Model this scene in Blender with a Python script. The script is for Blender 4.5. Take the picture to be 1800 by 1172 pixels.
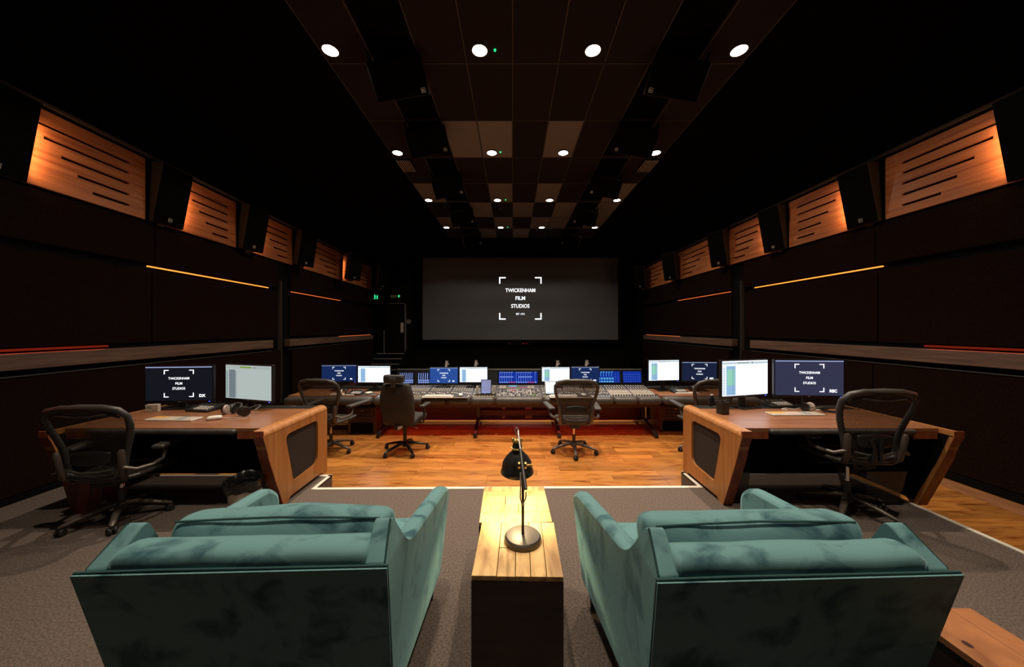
import bpy, math, random
from mathutils import Matrix, Vector, noise
random.seed(7)
for _o in list(bpy.data.objects):
    bpy.data.objects.remove(_o, do_unlink=True)
SC = bpy.context.scene
COL = SC.collection
R = math.radians
PI = math.pi

# ------------------------------------------------------------------ camera, world, lights, exposure
cam = bpy.data.cameras.new('camera'); camo = bpy.data.objects.new('camera', cam); COL.objects.link(camo)
camo.location = (0, 0, 1.62); camo.rotation_euler = (R(90), 0, 0)
cam.sensor_width = 36; cam.lens = 590 / 1800 * 36
cam.shift_x = -0.0006; cam.shift_y = -0.005
cam.clip_start = 0.02; cam.clip_end = 60
SC.camera = camo
SC.view_settings.view_transform = 'Standard'; SC.view_settings.look = 'None'
SC.view_settings.exposure = 0.0; SC.view_settings.gamma = 1; SC.view_settings.use_curve_mapping = False
SC.cycles.use_denoising = True
SC.cycles.max_bounces = 6; SC.cycles.diffuse_bounces = 3; SC.cycles.glossy_bounces = 3
SC.cycles.transparent_max_bounces = 16
SC.cycles.sample_clamp_indirect = 3
w = bpy.data.worlds.new('world'); SC.world = w; w.use_nodes = True
w.node_tree.nodes['Background'].inputs[0].default_value = (0.02, 0.016, 0.014, 1)
w.node_tree.nodes['Background'].inputs[1].default_value = 0.15

CEIL = 5.10                       # ceiling height above the carpeted platform
LIGHT_X = (-2.27, -0.41, 1.0, 2.82)
LIGHT_Y = (-0.70, 1.75, 4.18, 6.62, 9.07, 11.52)
# every downlight has a narrow strong beam and a wide weak spill that ends at 68 degrees
LIGHT_N = (8, 255, 420, 330, 260, 90)
LIGHT_W = (4, 34, 46, 46, 44, 42)
DOWNLIGHTS = []
for j, ly in enumerate(LIGHT_Y):
    for i, lx in enumerate(LIGHT_X):
        pair = []
        for nm, en, ang, bl in (('downlight_beam', LIGHT_N[j], 80, 1.0), ('downlight_spill', LIGHT_W[j], 137, 0.18)):
            ld = bpy.data.lights.new(nm, 'SPOT'); ld.energy = en
            ld.color = (1.0, 0.86, 0.68); ld.spot_size = R(ang); ld.spot_blend = bl; ld.shadow_soft_size = 0.03
            lo = bpy.data.objects.new(nm, ld); COL.objects.link(lo)
            lo.location = (lx, ly, CEIL - 0.045); pair.append(lo)
        DOWNLIGHTS.append((j, i, lx, ly, pair))

# ------------------------------------------------------------------ mesh builder
class MB:
    def __init__(self, M=None):
        self.v = []; self.f = []; self.M = M or Matrix()
    def add(self, vs, fs, M=None):
        T = self.M @ M if M is not None else self.M
        b = len(self.v)
        self.v += [tuple(T @ Vector(p)) for p in vs]
        self.f += [tuple(b + i for i in f) for f in fs]
        return self
    def box(self, x0, x1, y0, y1, z0, z1, M=None):
        vs = [(x, y, z) for z in (z0, z1) for y in (y0, y1) for x in (x0, x1)]
        return self.add(vs, [(0, 2, 3, 1), (4, 5, 7, 6), (0, 1, 5, 4), (2, 6, 7, 3), (0, 4, 6, 2), (1, 3, 7, 5)], M)
    def cbox(self, c, s, M=None):
        return self.box(c[0]-s[0]/2, c[0]+s[0]/2, c[1]-s[1]/2, c[1]+s[1]/2, c[2]-s[2]/2, c[2]+s[2]/2, M)
    def prism(self, poly, a, b, axis='x', M=None):
        """poly: 2-D outline; axis x -> (y,z), y -> (x,z), z -> (x,y)"""
        n = len(poly)
        def P(p, t):
            return {'x': (t, p[0], p[1]), 'y': (p[0], t, p[1]), 'z': (p[0], p[1], t)}[axis]
        vs = [P(p, a) for p in poly] + [P(p, b) for p in poly]
        fs = [tuple(range(n))[::-1], tuple(range(n, 2*n))] + [(i, (i+1) % n, n+(i+1) % n, n+i) for i in range(n)]
        return self.add(vs, fs, M)
    def ring(self, outer, inner, a, b, axis='x', M=None):
        """frame between two outlines with the same number of points"""
        n = len(outer)
        def P(p, t):
            return {'x': (t, p[0], p[1]), 'y': (p[0], t, p[1]), 'z': (p[0], p[1], t)}[axis]
        vs = [P(p, a) for p in outer] + [P(p, a) for p in inner] + [P(p, b) for p in outer] + [P(p, b) for p in inner]
        fs = []
        for i in range(n):
            j = (i+1) % n
            fs += [(i, j, n+j, n+i), (2*n+i, 3*n+i, 3*n+j, 2*n+j), (i, 2*n+i, 2*n+j, j), (n+i, n+j, 3*n+j, 3*n+i)]
        return self.add(vs, fs, M)
    def tube(self, pts, r, n=8, closed=False, flat=1.0, M=None, up=None):
        pts = [Vector(p) for p in pts]; m = len(pts)
        rs = r if isinstance(r, (list, tuple)) else [r]*m
        vs = []; prev = None
        for i, p in enumerate(pts):
            a = pts[(i-1) % m] if (closed or i > 0) else pts[i]
            b = pts[(i+1) % m] if (closed or i < m-1) else pts[i]
            t = (b - a).normalized()
            ref = Vector(up) if up else (prev if prev is not None else (Vector((0, 0, 1)) if abs(t.z) < .9 else Vector((0, 1, 0))))
            u = ref - t*ref.dot(t)
            if u.length < 1e-5: u = Vector((1, 0, 0)) - t*t.x
            u.normalize(); s = t.cross(u); prev = u
            for k in range(n):
                an = 2*PI*k/n
                vs.append(tuple(p + u*math.cos(an)*rs[i]*flat + s*math.sin(an)*rs[i]))
        fs = []
        for i in range(m if closed else m-1):
            j = (i+1) % m
            for k in range(n):
                l = (k+1) % n
                fs.append((i*n+k, i*n+l, j*n+l, j*n+k))
        if not closed:
            fs += [tuple(range(n))[::-1], tuple((m-1)*n+k for k in range(n))]
        return self.add(vs, fs, M)
    def cyl(self, a, b, r, n=16, r2=None, M=None):
        return self.tube([a, b], [r, r if r2 is None else r2], n, M=M)
    def lathe(self, prof, n=24, M=None, caps=True):
        vs = []; fs = []
        for (r, z) in prof:
            for k in range(n):
                an = 2*PI*k/n
                vs.append((r*math.cos(an), r*math.sin(an), z))
        for i in range(len(prof)-1):
            for k in range(n):
                l = (k+1) % n
                fs.append((i*n+k, i*n+l, (i+1)*n+l, (i+1)*n+k))
        if caps:
            fs += [tuple(range(n))[::-1], tuple((len(prof)-1)*n+k for k in range(n))]
        return self.add(vs, fs, M)
    def rbox(self, c, half, r, n=8, puff=(0, 0, 0), wr=0.0, seed=0, M=None, fn=None):
        """soft rounded box (cushion)"""
        def ax(h):
            e = [-h + r*(1-math.cos(PI/2*k/3)) for k in range(3)]
            mid = [-h + r + (2*h-2*r)*k/n for k in range(n+1)]
            return e + mid + [-x for x in e[::-1]]
        A = [ax(h) for h in half]
        idx = {}; vs = []; fs = []
        def V(i, j, k):
            key = (i, j, k)
            if key in idx: return idx[key]
            q = Vector((A[0][i], A[1][j], A[2][k]))
            inn = Vector([max(-(half[a]-r), min(half[a]-r, q[a])) for a in range(3)])
            d = q - inn
            if d.length > 1e-6:
                q = inn + d.normalized()*r
            u = [q[a]/half[a] for a in range(3)]
            q = Vector((q.x + puff[0]*u[0]*(1-u[1]**2)*(1-u[2]**2), q.y + puff[1]*u[1]*(1-u[0]**2)*(1-u[2]**2),
                        q.z + puff[2]*u[2]*(1-u[0]**2)*(1-u[1]**2)))
            if wr:
                nv = noise.noise_vector(Vector((q.x*5+seed*3.1, q.y*5, q.z*5)))
                n2 = noise.noise_vector(Vector((q.x*14+seed, q.y*14, q.z*14)))
                q += nv*wr + n2*wr*.35
            q = Vector(c) + q
            if fn: q = Vector(fn(q))
            idx[key] = len(vs); vs.append(tuple(q)); return idx[key]
        L = [len(a)-1 for a in A]
        for i in range(L[0]):
            for j in range(L[1]):
                fs.append((V(i, j, 0), V(i, j+1, 0), V(i+1, j+1, 0), V(i+1, j, 0)))
                k = L[2]; fs.append((V(i, j, k), V(i+1, j, k), V(i+1, j+1, k), V(i, j+1, k)))
            for k in range(L[2]):
                fs.append((V(i, 0, k), V(i+1, 0, k), V(i+1, 0, k+1), V(i, 0, k+1)))
                j = L[1]; fs.append((V(i, j, k), V(i, j, k+1), V(i+1, j, k+1), V(i+1, j, k)))
        for j in range(L[1]):
            for k in range(L[2]):
                fs.append((V(0, j, k), V(0, j, k+1), V(0, j+1, k+1), V(0, j+1, k)))
                i = L[0]; fs.append((V(i, j, k), V(i, j+1, k), V(i, j+1, k+1), V(i, j, k+1)))
        return self.add(vs, fs, M)
    def mesh(self, me, M=None):
        return self.add([v.co for v in me.vertices], [tuple(p.vertices) for p in me.polygons], M)
    def build(self, name, mat, parent=None, smooth=None, bevel=0, seg=2, sub=0, **props):
        me = bpy.data.meshes.new(name); me.from_pydata(self.v, [], self.f); me.update()
        if mat: me.materials.append(mat)
        if smooth is not None:
            me.polygons.foreach_set('use_smooth', [True]*len(me.polygons))
            me.set_sharp_from_angle(angle=R(smooth))
        o = bpy.data.objects.new(name, me); COL.objects.link(o)
        if parent: o.parent = parent
        if bevel:
            m = o.modifiers.new('bevel', 'BEVEL'); m.width = bevel; m.segments = seg; m.limit_method = 'ANGLE'; m.angle_limit = R(35)
            if smooth is None:
                me.polygons.foreach_set('use_smooth', [True]*len(me.polygons))
                m.harden_normals = True
        if sub:
            m = o.modifiers.new('sub', 'SUBSURF'); m.levels = sub; m.render_levels = sub
        for k, v in props.items(): o[k] = v
        return o

def thing(name, label, cat, loc=(0, 0, 0), rz=0, group=None, rx=0, ry=0):
    o = bpy.data.objects.new(name, None); COL.objects.link(o); o.empty_display_size = .1
    o.location = loc; o.rotation_euler = (rx, ry, rz); o['label'] = label; o['category'] = cat
    if group: o['group'] = group
    return o
def tag(o, label, cat, group=None):
    o['label'] = label; o['category'] = cat
    if group: o['group'] = group
    return o
def copy_tree(o, parent=None, loc=None, rz=None, label=None):
    c = o.copy(); COL.objects.link(c)
    if parent: c.parent = parent
    if loc is not None: c.location = loc
    if rz is not None: c.rotation_euler = (o.rotation_euler[0], o.rotation_euler[1], rz)
    if label: c['label'] = label
    for ch in list(o.children): copy_tree(ch, c)
    return c
_tc = {}
def text_me(s, size, align='CENTER', bold=0.0):
    k = (s, size, align, bold)
    if k not in _tc:
        cu = bpy.data.curves.new('t', 'FONT'); cu.body = s; cu.size = size; cu.align_x = align; cu.align_y = 'CENTER'
        cu.offset = bold; cu.resolution_u = 3
        ob = bpy.data.objects.new('t', cu)
        _tc[k] = bpy.data.meshes.new_from_object(ob); bpy.data.objects.remove(ob)
    return _tc[k]
def T(x=0, y=0, z=0): return Matrix.Translation((x, y, z))
def RX(a): return Matrix.Rotation(a, 4, 'X')
def RY(a): return Matrix.Rotation(a, 4, 'Y')
def RZ(a): return Matrix.Rotation(a, 4, 'Z')
def SCL(a, b, c): return Matrix.Diagonal((a, b, c, 1))

# ------------------------------------------------------------------ materials
def mat(name, col, rough=.5, metal=0, spec=.5, emis=None, es=1.0, coat=0, sheen=0, sheentint=None):
    m = bpy.data.materials.new(name); m.use_nodes = True
    b = m.node_tree.nodes['Principled BSDF']
    b.inputs['Base Color'].default_value = (*col, 1); b.inputs['Roughness'].default_value = rough
    b.inputs['Metallic'].default_value = metal; b.inputs['Specular IOR Level'].default_value = spec
    b.inputs['Coat Weight'].default_value = coat
    if sheen:
        b.inputs['Sheen Weight'].default_value = sheen; b.inputs['Sheen Roughness'].default_value = .35
        b.inputs['Sheen Tint'].default_value = (*(sheentint or col), 1)
    if emis:
        b.inputs['Emission Color'].default_value = (*emis, 1); b.inputs['Emission Strength'].default_value = es
    return m
def nodes(m):
    nt = m.node_tree; return nt, nt.nodes['Principled BSDF']
def N(nt, t, **kw):
    n = nt.nodes.new(t)
    for k, v in kw.items(): setattr(n, k, v)
    return n
def noisy(m, c1, c2, scale=(1, 1, 1), sc=5, detail=4, lo=.35, hi=.65, bump=0, bscale=None, rand=0, coords='Object', dist=0, rough=None):
    """colour varies between c1 and c2 by stretched noise; optional bump and per-object value shift"""
    nt, b = nodes(m)
    tc = N(nt, 'ShaderNodeTexCoord'); mp = N(nt, 'ShaderNodeMapping'); mp.inputs['Scale'].default_value = scale
    nt.links.new(tc.outputs[coords], mp.inputs[0])
    src = mp.outputs[0]
    oi = None
    if rand:
        oi = N(nt, 'ShaderNodeObjectInfo')
        ad = N(nt, 'ShaderNodeVectorMath', operation='ADD'); ml = N(nt, 'ShaderNodeMath', operation='MULTIPLY'); ml.inputs[1].default_value = 37
        nt.links.new(oi.outputs['Random'], ml.inputs[0]); nt.links.new(ml.outputs[0], ad.inputs[1]); nt.links.new(src, ad.inputs[0]); src = ad.outputs[0]
    nz = N(nt, 'ShaderNodeTexNoise'); nz.inputs['Scale'].default_value = sc; nz.inputs['Detail'].default_value = detail
    nz.inputs['Distortion'].default_value = dist
    nt.links.new(src, nz.inputs['Vector'])
    rp = N(nt, 'ShaderNodeValToRGB'); rp.color_ramp.elements[0].position = lo; rp.color_ramp.elements[1].position = hi
    rp.color_ramp.elements[0].color = (*c1, 1); rp.color_ramp.elements[1].color = (*c2, 1)
    nt.links.new(nz.outputs['Fac'], rp.inputs[0])
    out = rp.outputs[0]
    if rand:
        hs = N(nt, 'ShaderNodeHueSaturation'); mr = N(nt, 'ShaderNodeMapRange')
        mr.inputs['To Min'].default_value = 1-rand; mr.inputs['To Max'].default_value = 1+rand
        nt.links.new(oi.outputs['Random'], mr.inputs[0]); nt.links.new(mr.outputs[0], hs.inputs['Value']); nt.links.new(out, hs.inputs['Color']); out = hs.outputs[0]
    nt.links.new(out, b.inputs['Base Color'])
    if bump:
        bz = N(nt, 'ShaderNodeTexNoise'); bz.inputs['Scale'].default_value = bscale or sc*3; bz.inputs['Detail'].default_value = 3
        nt.links.new(src, bz.inputs['Vector'])
        bp = N(nt, 'ShaderNodeBump'); bp.inputs['Strength'].default_value = bump; bp.inputs['Distance'].default_value = .01
        nt.links.new(bz.outputs['Fac'], bp.inputs['Height']); nt.links.new(bp.outputs[0], b.inputs['Normal'])
    return m
def emit(name, col, s):
    return mat(name, (0, 0, 0), .4, spec=.12, emis=col, es=s)

M = {}
M['black'] = mat('black_paint', (.003, .0026, .0025), .8, spec=.1)
M['wallfab'] = noisy(mat('dark_fabric', (.010, .005, .004), .95, spec=.03), (.0095, .0045, .0032), (.015, .0080, .0060), sc=60, bump=.15, bscale=300)
M['soffit'] = mat('black_soffit', (.003, .0025, .0025), .9, spec=.05)
M['tile_dark'] = noisy(mat('dark_ceiling_tile', (.02, .012, .01), .9), (.011, .0048, .004), (.015, .0068, .0055), sc=40, rand=.15)
M['tile_grey'] = noisy(mat('grey_ceiling_tile', (.3, .28, .26), .9), (.21, .195, .19), (.25, .235, .225), sc=40, rand=.1)
M['tbar'] = mat('ceiling_grid_bar', (.07, .06, .055), .6)
M['floorwood'] = noisy(mat('floor_board_wood', (.4, .15, .04), .26, spec=.5), (.17, .032, .007), (.42, .165, .036), scale=(1.1, 7, 5), sc=3.2, detail=8, lo=.26, hi=.50, rand=.24, bump=.05, bscale=20, dist=.25)
M['underfloor'] = mat('floor_joint_dark', (.05, .014, .005), .7)
M['paletrim'] = noisy(mat('pale_floor_strip', (.3, .13, .05), .4), (.30, .12, .05), (.42, .18, .08), scale=(6, 1, 1), sc=4)
M['carpet'] = noisy(mat('grey_brown_carpet', (.1, .08, .07), 1, spec=.05), (.085, .064, .054), (.20, .155, .132), sc=90, detail=5, lo=.3, hi=.7, bump=.6, bscale=320)
M['nosing'] = mat('pale_step_nosing', (.72, .66, .56), .5)
M['veneer'] = noisy(mat('orange_veneer', (.5, .22, .07), .38), (.34, .125, .032), (.50, .21, .065), scale=(9, 9, .55), sc=3, detail=6, lo=.3, hi=.7, bump=.03, dist=.3)
M['veneer_edge'] = noisy(mat('red_edge_veneer', (.3, .08, .03), .35), (.17, .035, .013), (.27, .07, .025), scale=(9, 9, .7), sc=3, detail=5)
M['walnut'] = noisy(mat('walnut_desktop', (.2, .09, .05), .33), (.20, .075, .032), (.34, .14, .062), scale=(.6, 9, 9), sc=3, detail=6, lo=.3, hi=.7)
M['cherry'] = noisy(mat('cherry_wall_panel', (.4, .15, .06), .42), (.30, .085, .026), (.55, .20, .07), scale=(9, .35, 9), sc=3, detail=6, lo=.3, hi=.7, rand=.12)
M['rack'] = noisy(mat('dark_mahogany', (.08, .02, .01), .35), (.05, .014, .007), (.10, .03, .014), scale=(1, 1, 8), sc=4)
M['velvet'] = noisy(mat('teal_velvet', (.03, .16, .15), .75, spec=.25, sheen=.5, sheentint=(.45, .75, .75)), (.028, .085, .102), (.118, .245, .258), scale=(1, 1.4, 1), sc=6.5, detail=7, lo=.34, hi=.50, bump=.06, bscale=26, dist=.5)
M['velvet_shaded'] = noisy(mat('teal_velvet_shaded', (.02, .09, .08), .8, spec=.2, sheen=.35, sheentint=(.2, .5, .45)), (.017, .078, .072), (.030, .115, .10), sc=2.2, detail=5, lo=.35, hi=.7, bump=.05, bscale=24, dist=.6)  # unused velvet copy, darkened for the shaded sofa back
M['seam'] = mat('velvet_piping', (.006, .045, .045), .8)
M['seam_light'] = mat('pale_velvet_piping', (.06, .2, .18), .7)
M['crate'] = noisy(mat('pale_reclaimed_wood', (.6, .4, .16), .5), (.36, .18, .058), (.66, .41, .16), scale=(4, .8, 4), sc=3.5, detail=8, lo=.34, hi=.56, rand=.1, bump=.08, bscale=14, dist=.8)
M['crateside'] = noisy(mat('dark_stained_side', (.03, .012, .008), .42), (.022, .009, .006), (.045, .018, .012), scale=(1, 1, 7), sc=3)
M['orangewood'] = noisy(mat('honey_pine_board', (.45, .17, .06), .5), (.30, .105, .036), (.48, .19, .07), scale=(1, 1, 1), sc=4, detail=7, lo=.3, hi=.7, dist=1.5, bump=.08, bscale=16)
M['knot'] = mat('wood_knot', (.04, .008, .004), .7)
M['plastic'] = mat('black_plastic', (.016, .015, .014), .4)
M['gloss'] = mat('gloss_black', (.012, .011, .011), .16)
M['darkgrey'] = mat('graphite_plastic', (.05, .044, .04), .42)
M['basegrey'] = mat('graphite_metal', (.10, .078, .062), .38, metal=.35)
M['rubber'] = mat('black_rubber', (.012, .012, .012), .6)
M['chrome'] = mat('chrome', (.75, .72, .68), .15, metal=1)
M['steel'] = mat('brushed_steel', (.45, .42, .39), .35, metal=1)
M['brass'] = mat('brass', (.85, .55, .18), .25, metal=1)
M['leather'] = noisy(mat('black_leather', (.03, .026, .023), .42), (.026, .022, .02), (.042, .036, .032), sc=20, bump=.1, bscale=120)
M['padleather'] = noisy(mat('soft_grey_leather_pad', (.06, .05, .045), .45), (.05, .042, .037), (.075, .063, .055), sc=10, bump=.06, bscale=120)
M['execfab'] = noisy(mat('black_chair_fabric', (.02, .016, .013), .75), (.018, .014, .011), (.03, .023, .018), sc=30, bump=.1, bscale=200)
M['panelgrey'] = mat('console_surface', (.075, .07, .075), .45)
M['stripgrey'] = mat('console_strip_grey', (.26, .22, .19), .5)
M['knobwhite'] = mat('pale_knob', (.55, .5, .45), .4)
M['bezel'] = mat('monitor_bezel', (.012, .012, .013), .3)
M['cabside'] = noisy(mat('speaker_cabinet', (.03, .02, .014), .8, spec=.15), (.028, .019, .013), (.042, .028, .019), sc=60, bump=.2, bscale=300)
M['grille'] = mat('speaker_grille', (.003, .0028, .0028), .85, spec=.06)
M['badge'] = mat('silver_badge', (.6, .57, .52), .4, metal=.2)
M['white'] = mat('white_plastic', (.78, .74, .68), .4)
M['offwhite'] = mat('cream_plastic', (.62, .52, .42), .5)
M['orangekey'] = mat('amber_key', (.75, .42, .10), .5)
M['greykey'] = mat('grey_key', (.32, .33, .33), .5)
M['pinkpad'] = mat('pale_ear_pad', (.55, .42, .36), .7)
M['binpale'] = mat('grey_bin_plastic', (.7, .63, .53), .5)
M['binbag'] = mat('black_bin_bag', (.012, .012, .012), .22)
M['binred'] = mat('dark_red_bin', (.11, .012, .008), .4)
M['palebar'] = mat('pale_metal_bar', (.5, .44, .41), .4)
M['screenfab'] = mat('projection_fabric', (.125, .13, .145), .9, spec=.1)
M['lampblack'] = mat('lamp_black_enamel', (.018, .016, .014), .32)
M['lampbase'] = mat('lamp_base_metal', (.10, .085, .07), .33, metal=.6)
M['shadein'] = mat('shade_inner_white', (.8, .76, .68), .5)
M['door'] = mat('dark_door', (.004, .0035, .0035), .7, spec=.1)
M['dimtrim'] = mat('dim_grey_trim', (.045, .038, .034), .7)
M['doortrim'] = mat('grey_door_trim', (.13, .12, .11), .5)
M['e_down'] = emit('downlight_glow', (1.0, .88, .70), 14)
M['e_bulb'] = emit('bulb_glow', (1.0, .80, .5), 30)
M['e_yellow'] = emit('amber_led_strip', (1.0, .34, .05), 1.5)
M['e_orange'] = emit('orange_led_strip', (.9, .17, .035), .8)
M['e_red'] = emit('red_led_strip', (.55, .035, .01), .28)
M['e_green'] = emit('green_led', (.02, .9, .22), 1.6)
M['e_greensign'] = emit('green_sign_light', (.03, .8, .3), 1.1)
M['e_dimgreen'] = emit('dim_sign_letters', (.10, .12, .04), .35)
M['e_redled'] = emit('red_display', (.7, .02, .03), .42)
M['e_blueled'] = emit('blue_led', (.05, .08, 1.0), 4)
M['e_white'] = emit('screen_white', (.82, .90, 1.0), 1.5)
M['e_dimwhite'] = emit('screen_soft_white', (.60, .68, .66), .72)
M['e_text'] = emit('screen_text', (.95, .97, 1.0), 1.5)
M['e_bartop'] = emit('screen_menu_bar', (.42, .52, .85), .75)
M['e_navydark'] = emit('screen_charcoal', (.007, .008, .013), 1.0)
M['e_navymid'] = emit('screen_slate', (.034, .037, .075), 1.0)
M['e_navy'] = emit('screen_navy', (.008, .022, .095), 1.0)
M['e_navydark2'] = emit('screen_ink', (.010, .016, .045), 1.0)
M['e_blue'] = emit('screen_blue', (.022, .075, .32), 1.0)
M['e_meter'] = emit('meter_screen_blue', (.005, .03, .32), 1.0)
M['e_meterline'] = emit('meter_line', (.30, .42, .95), 1.0)
M['e_meterdk'] = emit('meter_dark', (.01, .012, .03), 1.0)
M['e_cyan'] = emit('meter_cyan', (.15, .65, .95), 1.0)
M['e_pinkred'] = emit('meter_red', (.75, .08, .16), 1.0)
M['e_panecol'] = emit('screen_track_list', (.28, .48, .72), 1.0)
M['e_panegreen'] = emit('screen_track_green', (.30, .66, .48), 1.0)
M['e_panegrey'] = emit('screen_track_grey', (.16, .20, .22), 1.0)
M['e_bar'] = emit('screen_toolbar', (.38, .44, .42), 1.0)
M['e_lime'] = emit('screen_counter', (.16, .32, .02), 1.0)
M['e_tablet'] = emit('tablet_screen', (.26, .27, .46), 1.0)
M['e_amber'] = emit('amber_key_light', (1.0, .62, .18), .9)
M['e_keywhite'] = emit('white_key_light', (.8, .85, 1.0), .8)
# see-through weave of the chairs and clear bins
def weave(name, col, k, pat):
    m = mat(name, col, .6); nt, b = nodes(m)
    tc = N(nt, 'ShaderNodeTexCoord'); wv = N(nt, 'ShaderNodeTexWave'); wv.bands_direction = pat
    wv.inputs['Scale'].default_value = k; wv.inputs['Distortion'].default_value = .0
    nt.links.new(tc.outputs['Object'], wv.inputs['Vector'])
    mr = N(nt, 'ShaderNodeMapRange'); mr.inputs['To Min'].default_value = .45; mr.inputs['To Max'].default_value = .9
    nt.links.new(wv.outputs['Fac'], mr.inputs[0]); nt.links.new(mr.outputs[0], b.inputs['Alpha'])
    return m
M['mesh'] = weave('chair_mesh_weave', (.045, .035, .028), 26, 'Z')
M['meshback'] = weave('chair_mesh_weave_back', (.05, .038, .03), 30, 'X')
M['clear'] = mat('clear_smoky_plastic', (.13, .12, .11), .2); nodes(M['clear'])[1].inputs['Alpha'].default_value = .38
# ------------------------------------------------------------------ the setting
FZ = -0.165                        # level of the wooden floor below the carpeted platform
ANG = 0.048
def struct(name, mb, m, **kw):
    o = mb.build(name, m, **kw); o['kind'] = 'structure'; return o

fl = struct('floor', MB().box(-7, 7, -2.5, 15.2, FZ-.25, FZ-.013), M['underfloor'])
# floor boards, laid across the room
def planks():
    cache = {}
    def plank(x0, x1, y0, dy):
        key = (round(x1-x0, 2), dy)
        if key not in cache:
            L = key[0]
            o = MB().box(0, L-.003, 0, dy-.003, -.012, 0).build('floor_board', M['floorwood'], fl)
            cache[key] = o
        else:
            o = cache[key].copy(); COL.objects.link(o)
        o.location = (x0, y0, FZ)
    lens = (.9, 1.2, 1.5)
    y = 3.42; dy = .132
    while y < 8.0:
        x = -3.3 - random.choice((0, .3, .6, .75))
        xe = 4.8 if y < 5.4 else 3.45
        while x < xe:
            L = random.choice(lens); plank(x, x+L, y, dy); x += L
        y += dy
    y = 1.44
    while y < 6.4:
        split = random.choice((None, 4.2, 4.5)) 
        x0 = 3.72 if y < 3.42 else 4.7
        if y < 3.4 and split and split > x0:
            plank(x0, split, y, dy); plank(split, 4.86, y, dy)
        elif y < 3.4:
            plank(x0, 4.86, y, dy)
        y += dy
    return
planks()
mb = MB().box(-4.9, -3.9, 3.42, 8.08, -.012, 0).box(4.65, 5.3, 3.42, 8.08, -.0121, -.001).box(5.13, 5.3, -2, 3.42, -.012, 0)
o = mb.build('outer_boards', M['floorwood'], fl); o.location = (0, 0, FZ); o['kind'] = 'stuff'
struct('trim_1', MB().box(4.86, 5.13, -2, 9, FZ-.012, FZ+.002), M['paletrim'])
struct('trim_2', MB().box(-4.9, 5.2, 8.08, 14.0, FZ-.012, FZ+.008), M['black'])

# carpeted platform with pale nosings
plat = MB()
outline = [(-4.62, -2.3), (3.70, -2.3), (3.70, 3.78), (1.90, 3.78), (1.90, 3.44), (-1.99, 3.40), (-1.99, 3.70), (-4.62, 3.70)]
pf = struct('floor_platform', MB().prism(outline, FZ-.01, 0, 'z'), M['carpet'])
pf.name = 'trim_3'
nz = MB()
def nose(a, b, w=.035):
    a = Vector((*a, 0)); b = Vector((*b, 0)); d = (b-a); L = d.length; an = math.atan2(d.y, d.x)
    nz.box(0, L, -w, .006, -.012, .006, T(a.x, a.y, 0) @ RZ(an))
nose((-1.99, 3.40), (1.90, 3.44)); nz.M = Matrix()
def nose2(x0, x1, y0, y1): nz.box(x0, x1, y0, y1, -.012, .006)
nose2(1.90, 1.935, 3.41, 3.78); nose2(-2.025, -1.99, 3.37, 3.70)
nose2(1.90, 3.70, 3.745, 3.786); nose2(-4.62, -1.99, 3.665, 3.706)
nose2(3.665, 3.706, -2.3, 3.78)
struct('trim_4', nz, M['nosing'])

# ceiling with its tile grid
ce = struct('ceiling', MB().box(-7, 7, -2.5, 15.2, CEIL+.03, CEIL+.2), M['soffit'])
cols = [(-2.4, -1.8, 'o'), (-1.2, -.6, 0), (-.6, 0, 1), (0, .6, 2), (.6, 1.2, 3), (1.2, 1.8, 4), (2.4, 3.0, 'p')]
grey = {(1, 0), (1, 1), (1, 3), (3, 1), (3, 3), (4, 0), (4, 2), (4, 4), (5, 1), (5, 3), (5, 4), (6, 0), (6, 2),
        (3, 'o'), (5, 'o'), (3, 'p'), (4, 'p'), (5, 'p'), (-2, 1), (-2, 3)}
DY = 1.213
tcache = {}
for r in range(-3, 7):
    y0 = 5.61 + DY*(r-1)
    for (x0, x1, c) in cols:
        g = (r, c) in grey
        if g not in tcache:
            o = MB().box(.012, .588, .012, DY-.012, -.01, .03).build('ceiling_tile', M['tile_grey' if g else 'tile_dark'], ce)
            tcache[g] = o
        else:
            o = tcache[g].copy(); COL.objects.link(o)
        o.location = (x0, y0, CEIL)
gb = MB()
for x in (-2.4, -1.8, -1.2, -.6, 0, .6, 1.2, 1.8, 2.4, 3.0):
    gb.box(x-.008, x+.008, .75, 12.9, CEIL-.014, CEIL+.03)
for r in range(-3, 8):
    y = 5.61 + DY*(r-1); gb.box(-2.4, 3.0, y-.008, y+.008, CEIL-.014, CEIL+.03)
o = gb.build('grid_bars', M['tbar'], ce); o['kind'] = 'stuff'

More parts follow.
